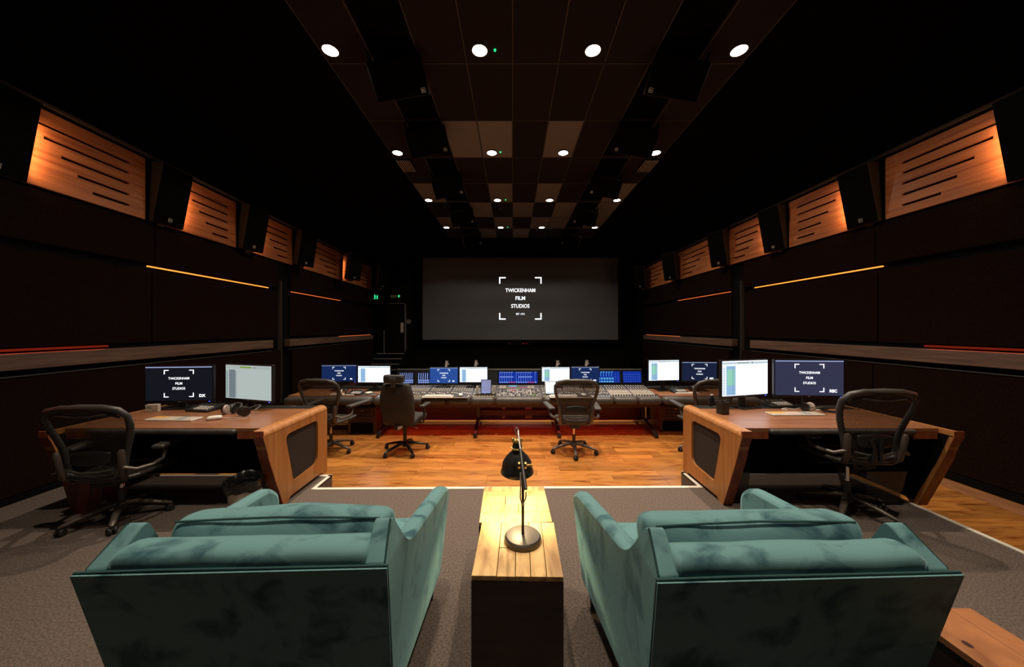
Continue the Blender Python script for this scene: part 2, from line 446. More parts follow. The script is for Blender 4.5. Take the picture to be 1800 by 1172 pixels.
# side walls: each is a backing with fabric panels, timber ledge and light slots
def side_wall(name, X, ang, s):
    """s=+1: inward is +x (left wall). local y runs along the wall"""
    wl = struct(name, MB().box(min(0, -s*.3), max(0, -s*.3), -3, 15.2, FZ-.02, CEIL+.1), M['black'])
    wl.location = (X, 0, 0); wl.rotation_euler = (0, 0, ang)
    def pb(nm, m, off0, off1, y0, y1, z0, z1, **kw):
        a, b = sorted((s*off0, s*off1))
        return MB().box(a, b, y0, y1, z0, z1).build(nm, m, wl, **kw)
    ys = [-2.5, -.2, 2.3, 4.8, 7.55]; ys2 = [8.0, 10.75, 13.3]
    for seq in (ys, ys2):
        for a, b in zip(seq, seq[1:]):
            pb('fabric_panel', M['wallfab'], 0, .10, a+.006, b-.006, FZ+.10, 1.13, bevel=.012)
            pb('fabric_panel', M['wallfab'], 0, .03, a+.006, b-.006, 1.42, 2.44, bevel=.012)
            pb('fabric_panel', M['wallfab'], 0, .07, a+.006, b-.006, 2.535, 3.10, bevel=.012)
    for a, b in ((-2.5, 7.22), (7.82, 13.1)):
        o = pb('timber_ledge', M['ledge'], 0, .15, a, b, 1.20, 1.365, bevel=.01)
        pb('ledge_underline', M['dimtrim'], .10, .112, a, b, 1.128, 1.140)
    pb('edge_bead', M['dimtrim'], 0, .09, 7.60, 7.612, FZ+.1, 2.7)
    ld = bpy.data.lights.new('red_slot_lamp', 'AREA'); ld.shape = 'RECTANGLE'; ld.size = 6.4; ld.size_y = .03; ld.energy = 4.5; ld.color = (1, .06, .02)
    lo = bpy.data.objects.new('red_slot_lamp', ld); COL.objects.link(lo); lo.parent = wl
    lo.matrix_local = T(s*.042, 1.0, 1.3975) @ Vector((-s, 0, .0)).to_track_quat('Z', 'Y').to_matrix().to_4x4()
    pb('light_slot', M['e_yellow'], .031, .05, 4.72, 7.22, 2.485, 2.503)
    pb('light_slot', M['e_orange'], .031, .05, 8.02, 10.55, 2.485, 2.503)
    pb('light_slot', M['e_red'], .01, .04, -2.4, 4.25, 1.385, 1.41)
    pb('light_slot', M['e_orange'], .06, .075, 10.4, 13.0, 1.366, 1.380)
    pb('pelmet_rail', M['pelmet'], 0, .10, -2, 13.2, 4.02, 4.055)
    pb('pelmet_back', M['black'], 0, .02, -2, 13.2, 3.10, 4.02)
    return wl
M['ledge'] = noisy(mat('brown_ledge_timber', (.12, .07, .05), .5), (.10, .055, .038), (.17, .10, .072), scale=(1, .5, 8), sc=4)
M['pelmet'] = mat('dark_pelmet', (.07, .05, .04), .6)
LW = side_wall('wall_left', -4.95, ANG, 1)
RW = side_wall('wall_right', 5.25, 0, -1)
def W(side, y, z, off):
    """world point on a side wall"""
    if side < 0:
        return Vector((-4.95, 0, 0)) + RZ(ANG).to_3x3() @ Vector((off, y, 0)) + Vector((0, 0, z))
    return Vector((5.25-off, y, z))
struct('baseboard_right', MB().box(5.16, 5.25, -2.5, 13.2, FZ-.01, FZ+.10), M['black'])
bl = struct('baseboard_left', MB().box(0, .09, -2.5, 13.2, FZ-.01, FZ+.10), M['black'])
bl.location = (-4.95, 0, 0); bl.rotation_euler = (0, 0, ANG)
struct('wall_front', MB().box(-4.2, 7, 14.75, 14.95, FZ, CEIL+.1).box(-7, -4.2, 13.9, 14.95, FZ, CEIL+.1), M['black'])
struct('wall_rear', MB().box(-7, 7, -2.6, -2.45, FZ, CEIL+.1), M['black'])
struct('trim_5', MB().box(-4.2, 5.4, 13.0, 14.7, 4.75, CEIL+.05).box(-7, -4.2, 13.0, 14.0, 4.45, CEIL+.05), M['soffit'])
struct('trim_6', MB().box(-4.2, 4.9, 14.0, 14.7, FZ-.01, .35), M['black'])       # low stage under the screen

# door with steps at the far left
dr = struct('door_1', MB().box(-5.26, -4.44, 13.82, 13.895, .6, 2.62), M['door'])
MB().box(-5.30, -5.27, 13.78, 13.9, .6, 1.55).box(-4.43, -4.40, 13.78, 13.9, .6, 2.66).box(-5.10, -4.40, 13.78, 13.9, 2.63, 2.66).build('door_frame', M['doortrim'], dr)
MB().box(-4.60, -4.49, 13.79, 13.83, 1.45, 1.85).build('push_plate', M['palebar'], dr)
st = thing('steps', 'dark steps with pale edges leading up to the far left door', 'steps', (-4.9, 13.5, FZ))
for k in range(4):
    z1 = .6 - .185*k
    y1 = 13.88 if k == 0 else 13.50 - .25*(k-1)
    y0 = 13.50 - .25*k
    MB().box(-.56-.02*k, .54, y0-13.5, y1-13.5, 0, z1-FZ).build('step', M['black'], st)
    MB().box(-.56-.02*k, .545, y0-13.5-.012, y0-13.5+.02, z1-FZ, z1-FZ+.014).build('step_edge', M['palebar'], st)
MB().prism([(-.85, 0), (-.85, .25), (.38, 1.0), (.38, .0)], .54, .58, 'x').build('side_string', M['black'], st)

# exit signs, disc, timecode display
t = thing('exit_sign', 'dim EXIT sign with a green arrow above the far left door', 'sign', (-4.82, 13.88, 2.93))
MB().box(-.22, .22, -.05, .0, -.08, .08).build('sign_body', M['plastic'], t, bevel=.005)
MB().mesh(text_me('EXIT', .13, bold=.002), T(-.06, -.053, 0) @ RX(PI/2)).build('letters', M['e_dimgreen'], t)
MB().prism([(.12, -.03), (.15, -.03), (.15, .02), (.185, .02), (.135, .065), (.085, .02), (.12, .02)], -.06, -.052, 'y').build('arrow', M['e_green'], t)
t = thing('exit_sign', 'bright green running man sign on the left wall end', 'sign', W(-1, 13.15, 2.86, .22))
MB().box(-.11, .11, -.0, .04, -.14, .14).build('sign_body', M['plastic'], t, bevel=.005)
fig = MB()
fig.tube([(-.03, -.008, .09), (-.03, -.008, .091)], .018, 8).prism([(-.055, .06), (-.01, .06), (-.015, -.02), (-.05, -.02)], -.012, -.002, 'y')
fig.prism([(-.05, -.02), (-.02, -.02), (-.045, -.1), (-.07, -.1)], -.012, -.002, 'y').prism([(-.03, -.02), (-.01, -.02), (.02, -.09), (0, -.09)], -.012, -.002, 'y')
fig.prism([(.045, .05), (.085, .05), (.085, -.09), (.045, -.09)], -.012, -.002, 'y').prism([(-.02, .05), (.03, .02), (.025, .0), (-.02, .03)], -.012, -.002, 'y')
fig.build('running_figure', M['e_greensign'], t)
t = MB().lathe([(.001, 0), (.10, 0), (.10, .03), (.001, .03)], 20, RX(PI/2)).build('wall_disc', M['doortrim'])
t.location = (-4.30, 13.90, 1.90); tag(t, 'round grey disc on the wall right of the far door', 'bell')
t = thing('timecode_display', 'dim red digit display below the projection screen', 'display', (.30, 14.62, 1.00))
MB().box(-.55, .55, -.05, .05, -.12, .12).build('display_case', M['black'], t, bevel=.01)
MB().mesh(text_me('F', .17, bold=.001), T(-.42, -.053, .0) @ RX(PI/2)).mesh(text_me(':6 0', .17, bold=.001), T(.22, -.053, 0) @ RX(PI/2)).build('digits', M['e_redled'], t)

# the projection screen
t = thing('projection_screen', 'wide projection screen showing a white studio logo in corner brackets', 'screen', (.335, 14.55, 0))
SW = 4.235
MB().box(-SW, SW, 0, .02, 1.13, 4.68).build('screen_surface', M['screenfab'], t)
MB().box(-SW-.15, SW+.15, -.03, .06, .98, 1.13).box(-SW-.15, -SW, -.03, .06, .98, 4.85).box(SW, SW+.15, -.03, .06, .98, 4.85).box(-SW-.15, SW+.15, -.03, .06, 4.68, 4.85).build('screen_frame', M['black'], t)
def logo(mb, s, tagtxt=None, est=True, y=-.004):
    """bracketed studio lettering, s = height of the bracket square"""
    a, L, wd = s*.5, s*.155, s*.028
    for sx in (-1, 1):
        for sz in (-1, 1):
            x0, x1 = sorted((sx*a, sx*(a-L))); z0, z1 = sorted((sz*a, sz*(a-wd)))
            mb.box(x0, x1, y-.002, y, z0, z1)
            x0, x1 = sorted((sx*a, sx*(a-wd))); z0, z1 = sorted((sz*(a-wd), sz*(a-L)))
            mb.box(x0, x1, y-.002, y, z0, z1)
    for txt, zz, h in (('TWICKENHAM', .185, .105), ('FILM', 0, .105), ('STUDIOS', -.185, .105)) + ((('EST. 1913', -.37, .05),) if est else ()):
        me = text_me(txt, 1.0, bold=.012)
        xs = [v.co.x for v in me.vertices]; wdt = max(xs)-min(xs)
        zh = s*h*1.05; want = {'TWICKENHAM': .70, 'FILM': .225, 'STUDIOS': .43, 'EST. 1913': .20}[txt]*s
        mb.mesh(me, T(0, y-.002, zz*s) @ RX(PI/2) @ SCL(want/wdt, zh/.72*.80, 1) @ T(-(max(xs)+min(xs))/2, 0, 0))
    return mb
logo(MB(T(.0, 0, 2.92)), 1.84).build('logo', M['e_text'], t)
t.children[-1].location = (0, 0, 0)

# wooden slotted panels high on the side walls
spans = [(3.02, 4.65), (4.86, 6.27), (6.55, 8.0), (8.22, 10.5), (10.6, 13.1)]
slz = [3.81, 3.675, 3.535, 3.39, 3.25]
ordn = ['nearest', 'second nearest', 'middle', 'second farthest', 'farthest']
def wood_panel(side, k):
    y0, y1 = spans[k]; wd = y1-y0
    nm = 'left' if side < 0 else 'right'
    t = thing('slotted_wall_panel', f'{ordn[k]} slotted cherry wood panel high on the {nm} wall', 'wall panel', W(side, y0, 0, 0), ANG if side < 0 else 0, f'slotted wood panels on the {nm} wall')
    st_ = [.14, .36, .45, .54, .63]; en = .88; h = .016
    s = -side
    def A(o0, o1): return sorted((s*o0, s*o1))
    mb = MB(); a, b = A(.05, .085)
    zz = [3.13] + [v for z in slz[::-1] for v in (z-h, z+h)] + [3.97]
    for q in range(0, len(zz), 2):
        mb.box(a, b, 0, wd, zz[q], zz[q+1])
    for z, f0 in zip(slz, st_):
        mb.box(a, b, 0, wd*f0, z-h, z+h).box(a, b, wd*en, wd, z-h, z+h)
    mb.build('slotted_board', M['cherry'], t)
    a, b = A(.02, .03)
    MB().box(a, b, 0, wd, 3.13, 3.97).build('slot_backing', M['black'], t)
for k in range(5):
    wood_panel(-1, k); wood_panel(1, k)

# loudspeakers
def speaker_parts(t, w, h, d, badge=True, bracket=True, badge_pos=None):
    c = MB(); g = .012
    c.prism([(-w/2, 0), (w/2, 0), (w*.36, d), (-w*.36, d)], -h/2, h/2, 'z').build('cabinet', M['cabside'], t, bevel=.008)
    MB().box(-w/2+g, w/2-g, -.014, .0, -h/2+g, h/2-g).build('front_grille', M['grille'], t, bevel=.005)
    if badge:
        bx, bz = badge_pos or (.0, -h/2+.085)
        b = MB(T(bx, -.0145, bz)); q = .026
        b.box(-q, q, -.004, 0, q-.005, q).box(-q, q, -.004, 0, -q, -q+.005).box(-q, -q+.005, -.004, 0, -q, q).box(q-.005, q, -.004, 0, -q, q)
        b.mesh(text_me('JBL', .030, bold=.0008), T(-.002, -.003, 0) @ RX(PI/2))
        b.build('badge', M['badge'], t)
    if bracket:
        MB().box(-.05, .05, d*.45, d*.45+.12, -h/2-.06, -h/2+.02).box(-.02, .02, d*.5, d+.12, -h/2-.05, -h/2-.02).build('bracket', M['steel'], t)
SPX = [(3.24, -4.93, 0), (4.91, -4.96, 0), (6.5, -4.96, 8), (8.1, -4.94, 18), (10.4, -4.86, 27), (12.6, -4.84, 34)]
so = ['nearest', 'second', 'third', 'fourth', 'fifth', 'farthest']
def wall_speaker(side, k):
    y, x, toe = SPX[k]
    if side > 0: x = {0: 5.02, 1: 5.04, 2: 5.0, 3: 4.93, 4: 4.84, 5: 4.76}[k]
    nm = 'left' if side < 0 else 'right'
    rz = R(90-toe) if side < 0 else -R(90-toe)
    lab = f'{so[k]} black wall loudspeaker from the camera on the {nm} wall' if 0 < k < 5 else f'{so[k]} black wall loudspeaker on the {nm} wall'
    t = thing('wall_speaker', lab, 'speaker', (x, y, 3.53), rz, f'loudspeakers on the {nm} wall', rx=0)
    t.rotation_mode = 'XYZ'
    # tilt the face down
    t.matrix_world = T(x, y, 3.53) @ RZ(rz) @ RX(R(11))
    speaker_parts(t, .45, .84, .24)
    return t
for k in range(6):
    wall_speaker(-1, k); wall_speaker(1, k)
# hidden warm lamps fixed behind the loudspeakers wash the wood panels
for k in range(5):
    for side in (-1, 1):
        y = (3.50, 5.17, 6.75, 8.36, 10.64)[k]
        ld = bpy.data.lights.new('wash_lamp', 'AREA'); ld.shape = 'RECTANGLE'; ld.size = .05; ld.size_y = .55
        ld.energy = (2.8, 3, 2.8, 3, 2.4)[k]; ld.color = (1, .55, .28)
        lo = bpy.data.objects.new('wash_lamp', ld); COL.objects.link(lo)
        p = W(side, y, 3.5, .15); lo.location = p
        tgt = W(side, y+.85, 3.42, .0)
        lo.rotation_euler = (tgt-p).to_track_quat('-Z', 'Y').to_euler()
CSP = [4.2, 5.63, 7.43, 9.5, 11.9]
for k, y in enumerate(CSP):
    for side in (-1, 1):
        nm = 'left' if side < 0 else 'right'
        xc = -1.42 if side < 0 else 2.05
        lab = f'{ordn[k]} black loudspeaker hanging in the {nm} ceiling row'
        t = thing('ceiling_speaker', lab, 'speaker', group=f'loudspeakers in the {nm} ceiling row')
        t.matrix_world = T(xc, y, CEIL-.36) @ RZ(R(side*-8)) @ RY(R(side*15)) @ RX(R(38))
        speaker_parts(t, .68, .42, .30, bracket=False, badge_pos=((.26 if side < 0 else -.26), -.15))
        MB().box(-.30, -.27, .12, .16, 0, .30).build('hanger', M['black'], t); MB().box(.27, .30, .12, .16, 0, .30).build('hanger', M['black'], t)

# downlights, emergency indicators, grilles
rown = {0: 'first row behind the camera', 1: 'row over the sofas', 2: 'big front ceiling row', 3: 'second visible ceiling row', 4: 'third visible ceiling row', 5: 'farthest ceiling row'}
coln = ['leftmost', 'centre left', 'centre right', 'rightmost']
for (j, i, lx, ly, lo) in DOWNLIGHTS:
    t = thing('downlight', f'{coln[i]} round warm ceiling downlight in the {rown[j]}', 'ceiling light', (lx, ly, CEIL-.004), group='warm round downlights')
    MB().lathe([(.092, -.022), (.112, -.020), (.112, .006), (.092, .006)], 28, caps=False).build('rim', M['darkgrey'], t, smooth=40)
    MB().lathe([(.001, -.018), (.093, -.018), (.093, -.008), (.001, -.008)], 28).build('lens', M['e_down'], t)  # lens widened to stand in for the bloom around it
    for l_ in lo:
        l_.parent = t; l_.location = (0, 0, -.065)
for (x, y) in ((-.22, 4.18), (-.24, 6.60), (-.19, 9.05), (-.17, 11.5)):
    n = {4.18: 'first', 6.60: 'second', 9.05: 'third', 11.5: 'farthest'}[y]
    o = MB().lathe([(.001, -.022), (.012, -.02), (.016, 0), (.001, .0)], 12).build('indicator_light', M['e_green'])
    o.location = (x, y, CEIL-.008); tag(o, f'{n} tiny green indicator light beside the centre left downlight', 'indicator', 'green ceiling indicators')
for sx, x in (('left', -2.25), ('right', 2.86)):
    t = thing('ceiling_vent', f'striped grey air vent grille in the {sx} side of the ceiling', 'vent', (x, 7.12, CEIL-.035))
    MB().box(-.15, .15, -.26, .26, 0, .02).build('vent_body', M['soffit'], t)
    for q in range(7):
        MB().box(-.135+q*.042, -.122+q*.042, -.24, .24, -.02, 0).build('vent_slat', M['palebar'], t)
o = MB().lathe([(.001, -.08), (.03, -.075), (.045, -.03), (.05, 0), (.001, 0)], 16).build('smoke_detector', M['darkgrey'])
o.location = (-.35, 9.65, CEIL); tag(o, 'small dark round detector on a ceiling tile', 'detector')
# ------------------------------------------------------------------ helpers for furniture
from mathutils.geometry import tessellate_polygon
def P(x, y, z):
    s = (y-577)/(1.62-z)
    return ((x-901)/s, 590/s, z)
def rpoly(pts, r, seg=5):
    out = []; n = len(pts)
    rs = r if isinstance(r, (list, tuple)) else [r]*n
    for i in range(n):
        p = Vector(pts[i]); a = (Vector(pts[i-1])-p); b = (Vector(pts[(i+1) % n])-p)
        rr = min(rs[i], a.length*.45, b.length*.45)
        if rr < 1e-5: out.append(tuple(p)); continue
        p0 = p + a.normalized()*rr; p1 = p + b.normalized()*rr
        for k in range(seg+1):
            t = k/seg; q = p0*(1-t)**2 + p*2*t*(1-t) + p1*t*t; out.append(tuple(q))
    return out
def plate(mb, outer, holes, a, b, axis='x', M_=None):
    def Q(p, t):
        return {'x': (t, p[0], p[1]), 'y': (p[0], t, p[1]), 'z': (p[0], p[1], t)}[axis]
    loops = [outer]+holes; flat = [p for l in loops for p in l]; n = len(flat)
    tri = tessellate_polygon([[Vector((p[0], p[1], 0)) for p in l] for l in loops])
    vs = [Q(p, a) for p in flat] + [Q(p, b) for p in flat]
    fs = [tuple(t) for t in tri] + [tuple(n+i for i in t[::-1]) for t in tri]
    o = 0
    for l in loops:
        m = len(l); fs += [(o+i, o+(i+1) % m, n+o+(i+1) % m, n+o+i) for i in range(m)]; o += m
    mb.add(vs, fs, M_)
    return mb
def fixn(o):
    import bmesh
    bm = bmesh.new(); bm.from_mesh(o.data); bmesh.ops.recalc_face_normals(bm, faces=bm.faces); bm.to_mesh(o.data); bm.free()
    return o

# ------------------------------------------------------------------ sofas
def sofa(label, loc, rz, seed):
    t = thing('sofa', label, 'sofa', loc, rz, 'pair of teal velvet sofas')
    V = M['velvet']
    # back: slanted, rolled on top
    prof = [(.155, .12), (.0, .812), (.004, .842), (.035, .862), (.095, .864), (.145, .84), (.168, .77), (.30, .40), (.30, .12)]
    b = MB(); n = 24; m = len(prof); X = .445
    for i in range(n+1):
        x = -X + 2*X*i/n
        for (y, z) in prof:
            nv = noise.noise_vector(Vector((x*6+seed, y*6, z*6)))
            k = .006 if z > .7 else .002
            b.v.append((x, y+nv.y*k, z+nv.z*k))
    for i in range(n):
        for j in range(m):
            l = (j+1) % m; b.f.append((i*m+j, i*m+l, (i+1)*m+l, (i+1)*m+j))
    b.f += [tuple(range(m)), tuple(n*m+j for j in range(m))[::-1]]
    fixn(b.build('backrest', V, t, smooth=89, sub=1))
    # flat outside back panel
    b = MB(); nx, nz_ = 20, 12
    for th in (0, .02):
        for i in range(nx+1):
            for j in range(nz_+1):
                u = i/nx; q = j/nz_
                x = (-.508+1.016*u)*(1-.05*(1-q)); z = .12+.695*q; y = .155*(1-q)
                nv = noise.noise(Vector((x*4+seed, z*4, 0)))*.006
                b.v.append((x, y+(nv if (0 < u < 1 and 0 < q < 1 and not th) else 0)+(-.008 if th else -.024), z))
    L = (nx+1)*(nz_+1)
    for i in range(nx):
        for j in range(nz_):
            a = i*(nz_+1)+j; c = (i+1)*(nz_+1)+j
            b.f.append((a, c, c+1, a+1)); b.f.append((L+a, L+a+1, L+c+1, L+c))
    def rim(idx):
        for p, q in zip(idx, idx[1:]): b.f.append((p, q, L+q, L+p))
    rim([i*(nz_+1)+nz_ for i in range(nx+1)]); rim([i*(nz_+1) for i in range(nx+1)][::-1])
    rim([j for j in range(nz_+1)]); rim([nx*(nz_+1)+j for j in range(nz_+1)][::-1])
    fixn(b.build('outside_back', V, t, smooth=40))
    pp = [(-.508, -.012, .817), (-.25, -.012, .820), (.1, -.012, .818), (.508, -.012, .817)]
    MB().tube(pp, .005, 8).build('piping', M['seam'], t, smooth=60)
    for s in (-1, 1): MB().tube([(s*.505, -.012, .81), (s*.482, .135, .13)], .005, 6).build('side_seam', M['seam'], t, smooth=60)
    # arms with raised wings
    for s in (-1, 1):
        pr = rpoly([(.15, .12), (.0, .815), (.125, .915), (.215, .745), (.90, .665), (.985, .60), (.93, .12)],
                   [.01, .01, .03, .10, .10, .10, .03], 5)
        b = MB(); mm = len(pr)
        cen = [(p[0], p[1]) for p in pr]
        def fx(y, z, o):      # outer / inner x
            base = .502 + .066*min(1, max(0, (y-.1)/.85))
            fl = .045*max(0, min(1, (.62-z)/.5))
            wing = .045*max(0, (z-.78)/.14)
            th = .085 if o else 0
            if z > .75: th = .060 + .02*(1-max(0, (z-.75)/.17))
            th = th if o else 0
            return s*(base - fl - wing*.6 - th)
        # outer, inner with slight inset to look padded
        cy, cz = .5, .4
        lay = [(0, .018), (.0, 0), (1, 0), (1, .018)]
        # layers: outer inset, outer edge shoulder, inner shoulder, inner inset
        def inset(p, d):
            v = Vector((cy-p[0], cz-p[1])); v.normalize(); return (p[0]+v.x*d, p[1]+v.y*d)
        specs = [(0, .030, 0.0), (0, .010, .010), (0, 0.0, .028), (1, 0, -.028), (1, .010, -.010), (1, .030, 0)]
        for (o, ins, dx) in specs:
            for p in pr:
                kk = .22 + .78*min(1, max(0, (p[0]-.14)/.3))
                q = inset(p, ins*kk); x = fx(p[0], p[1], o) - s*dx*kk
                b.v.append((x, q[0], q[1]))
        K = len(specs)
        for a in range(K-1):
            for i in range(mm):
                j = (i+1) % mm; b.f.append((a*mm+i, a*mm+j, (a+1)*mm+j, (a+1)*mm+i))
        tri = tessellate_polygon([[Vector((b.v[i][1], b.v[i][2], 0)) for i in range(mm)]])
        b.f += [tuple(f) for f in tri]; b.f += [tuple((K-1)*mm+i for i in f[::-1]) for f in tri]
        fixn(b.build('arm', V, t, smooth=50))
        e = [(fx(y, z, 0)-s*.004, y, z) for (y, z) in ((.006, .816), (.062, .862), (.115, .906))]
        MB().tube(e, .004, 6).build('wing_piping', M['seam'], t, smooth=60)
    # seat cushion and base
    MB().rbox((0, .62, .385), (.435, .33, .075), .05, 8, (0, .01, .022), .006, seed).build('seat_cushion', V, t, smooth=60, sub=1)
    MB().box(-.46, .46, .16, .93, .12, .32).build('base', V, t, bevel=.02)
    # loose back cushion leaning on the back
    Mc = T(0.0, .245, .645) @ RX(R(-13))
    MB().rbox((0, 0, 0), (.435, .085, .215), .06, 8, (.0, .03, .012), .012, seed+5, M=Mc).build('back_cushion', V, t, smooth=60, sub=1)
    c = t.children[-1]
    MB(Mc).tube([(-.40, -.075, .195), (-.2, -.083, .204), (0, -.083, .208), (.2, -.083, .204), (.40, -.075, .195)], .0045, 6).build('cushion_piping', M['seam'], c, smooth=60)
    for (x, y) in ((-.42, .22), (.42, .22), (-.47, .86), (.47, .86)):
        MB().lathe([(.014, 0), (.022, .13)], 12, T(x, y, 0)).build('leg', M['rubber'], t, smooth=40)
    return t
sofa('teal velvet two seat sofa left of the crate table, seen from behind', (-.93, 1.13, 0), R(2), 1)
sofa('teal velvet two seat sofa right of the crate table, seen from behind', (.965, 1.10, 0), R(2), 9)

# ------------------------------------------------------------------ crate tables and the reading lamp
def crate_table(name, label, loc, rz, w, d, h, boards, side=M['crateside'], top=M['crate']):
    t = thing(name, label, 'side table', loc, rz)
    MB().box(-w/2, w/2, 0, .018, 0, h-.022).box(-w/2, w/2, d-.018, d, 0, h-.022).box(-w/2, -w/2+.018, .018, d-.018, 0, h-.022).box(w/2-.018, w/2, .018, d-.018, 0, h-.022).build('body', side, t, bevel=.003)
    for (x0, x1, y0, y1) in boards:
        MB().box(x0+.0012, x1-.0012, y0+.0012, y1-.0012, h-.022, h+random.uniform(-.0008, .0008)).build('board', top, t, bevel=.002, seg=1)
    return t
w, d = .418, .43
bo = [(-w/2, -w/2+.115, 0, d), (-w/2+.115, -w/2+.20, 0, .20), (-w/2+.115, -w/2+.27, .20, d), (-w/2+.20, -w/2+.27, 0, .20), (-w/2+.27, w/2-.075, 0, d), (w/2-.075, w/2, 0, d)]
crate_table('side_table', 'wooden crate table with dark sides nearest the camera, under the lamp base', (.021, 1.515, 0), R(-1.2), w, d, .50, bo)
d2 = .44; w2 = .428
bo = [(-w2/2, w2/2, 0, .11), (-w2/2, .02, .11, .20), (.02, w2/2, .11, .20), (-w2/2, -.06, .20, .31), (-.06, w2/2, .20, .31), (-w2/2, w2/2, .31, .38), (-w2/2, w2/2, .38, d2)]
crate_table('side_table', 'second wooden crate table just behind the lamp, in front of the step', (.018, 1.955, 0), R(1), w2, d2, .492, bo)
# low wooden table at the lower right
t = thing('side_table', 'honey coloured wooden table in the lower right corner beside the right sofa', 'side table', (1.695, .99, 0))
for (x0, x1) in ((-.135, .05), (.05, .14)):
    MB().box(x0+.001, x1-.001, -.36, .355, .475, .50).build('board', M['orangewood'], t, bevel=.002)
MB().lathe([(.001, .5002), (.011, .5008), (.001, .5012)], 10, T(-.082, .20, 0) @ SCL(1, 1.4, 1)).build('wood_knot', M['knot'], t)
MB().box(-.13, .135, -.35, .35, .0, .475).build('body', M['crateside'], t)

lx, ly, _ = P(919, 943, .52)
t = thing('table_lamp', 'black metal reading lamp with brass fittings on the crate tables', 'lamp', (lx, ly, .501))
MB().lathe([(.001, 0), (.097, 0), (.099, .006), (.096, .022), (.088, .03), (.001, .034)], 40).build('base', M['lampbase'], t, smooth=30)
MB().cyl((0, 0, .033), (0, .0, .36), .0075, 12).build('pole', M['lampbase'], t, smooth=40)
jo = Vector((-.002, .03, .385)); top = Vector((-.02, .215, .50)); low = Vector((.012, -.075, .305))
MB().tube([low, jo], .0095, 10).tube([jo, jo+(top-jo)*.45], .010, 10).build('arm', M['lampblack'], t, smooth=40)
MB().tube([jo+(top-jo)*.45, top, top+Vector((0, .012, .012))], .0055, 8).build('arm_rod', M['steel'], t, smooth=40)
MB().cyl(jo+Vector((-.022, 0, 0)), jo+Vector((-.012, 0, 0)), .017, 14).build('joint_washer', M['brass'], t, smooth=40)
MB().cyl(jo+Vector((.012, 0, 0)), jo+Vector((.022, 0, 0)), .017, 14).cyl(jo+Vector((.02, 0, 0)), jo+Vector((.05, 0, 0)), .005, 8).rbox(jo+Vector((.048, 0, 0)), (.004, .014, .008), .003, 2).build('arm_joint', M['brass'], t, smooth=40)
# shade, hangs beyond the pole, slightly tipped
sh = T(-.027, .235, .265) @ RX(R(6))
prof = [(.001, .182), (.024, .182), (.027, .150), (.028, .128), (.040, .116), (.066, .088), (.086, .055), (.091, .022), (.098, .0)]
MB().lathe(prof, 40, sh, caps=False).build('shade', M['lampblack'], t, smooth=50)
s_ = t.children[-1]; md = s_.modifiers.new('thick', 'SOLIDIFY'); md.thickness = .002; md.offset = 0
MB().lathe([(r*.965, z-.0035) for r, z in prof[2:]], 40, sh, caps=False).build('shade_lining', M['shadein'], s_, smooth=50)
MB(sh).lathe([(.036, .144), (.036, .150), (.030, .152), (.029, .142)], 28).lathe([(.022, .182), (.022, .200), (.012, .203)], 20).box(-.032, -.02, -.006, .006, .185, .205).box(.02, .032, -.006, .006, .185, .205).build('shade_collar', M['brass'], t, smooth=40)
hk = [Vector((-.02, .235, .46)), Vector((-.02, .232, .50)), Vector((-.023, .228, .522)), Vector((-.033, .226, .528)), Vector((-.040, .228, .515)), Vector((-.036, .230, .495)), Vector((-.030, .233, .472))]
MB().tube(hk, .0032, 8).build('cable_loop', M['palebar'], t, smooth=60)
cb = [low+Vector((.002, -.004, -.012)), low+Vector((.0, .006, -.05)), Vector((-.004, -.014, .19)), Vector((-.014, -.012, .23)), Vector((-.012, -.012, .30)), Vector((-.012, .01, .355))]
MB().tube(cb, .0035, 8).build('cable', M['palebar'], t, smooth=60)
MB().lathe([(.001, .03), (.014, .035), (.022, .055), (.020, .075), (.012, .10), (.001, .105)], 16, sh).build('bulb', M['e_bulb'], s_, smooth=60)
ld = bpy.data.lights.new('lamp_light', 'SPOT'); ld.energy = 24; ld.color = (1, .76, .42); ld.shadow_soft_size = .02; ld.spot_size = R(118); ld.spot_blend = .5
lo = bpy.data.objects.new('lamp_light', ld); COL.objects.link(lo); lo.parent = t; lo.matrix_local = sh @ T(0, 0, .022) 

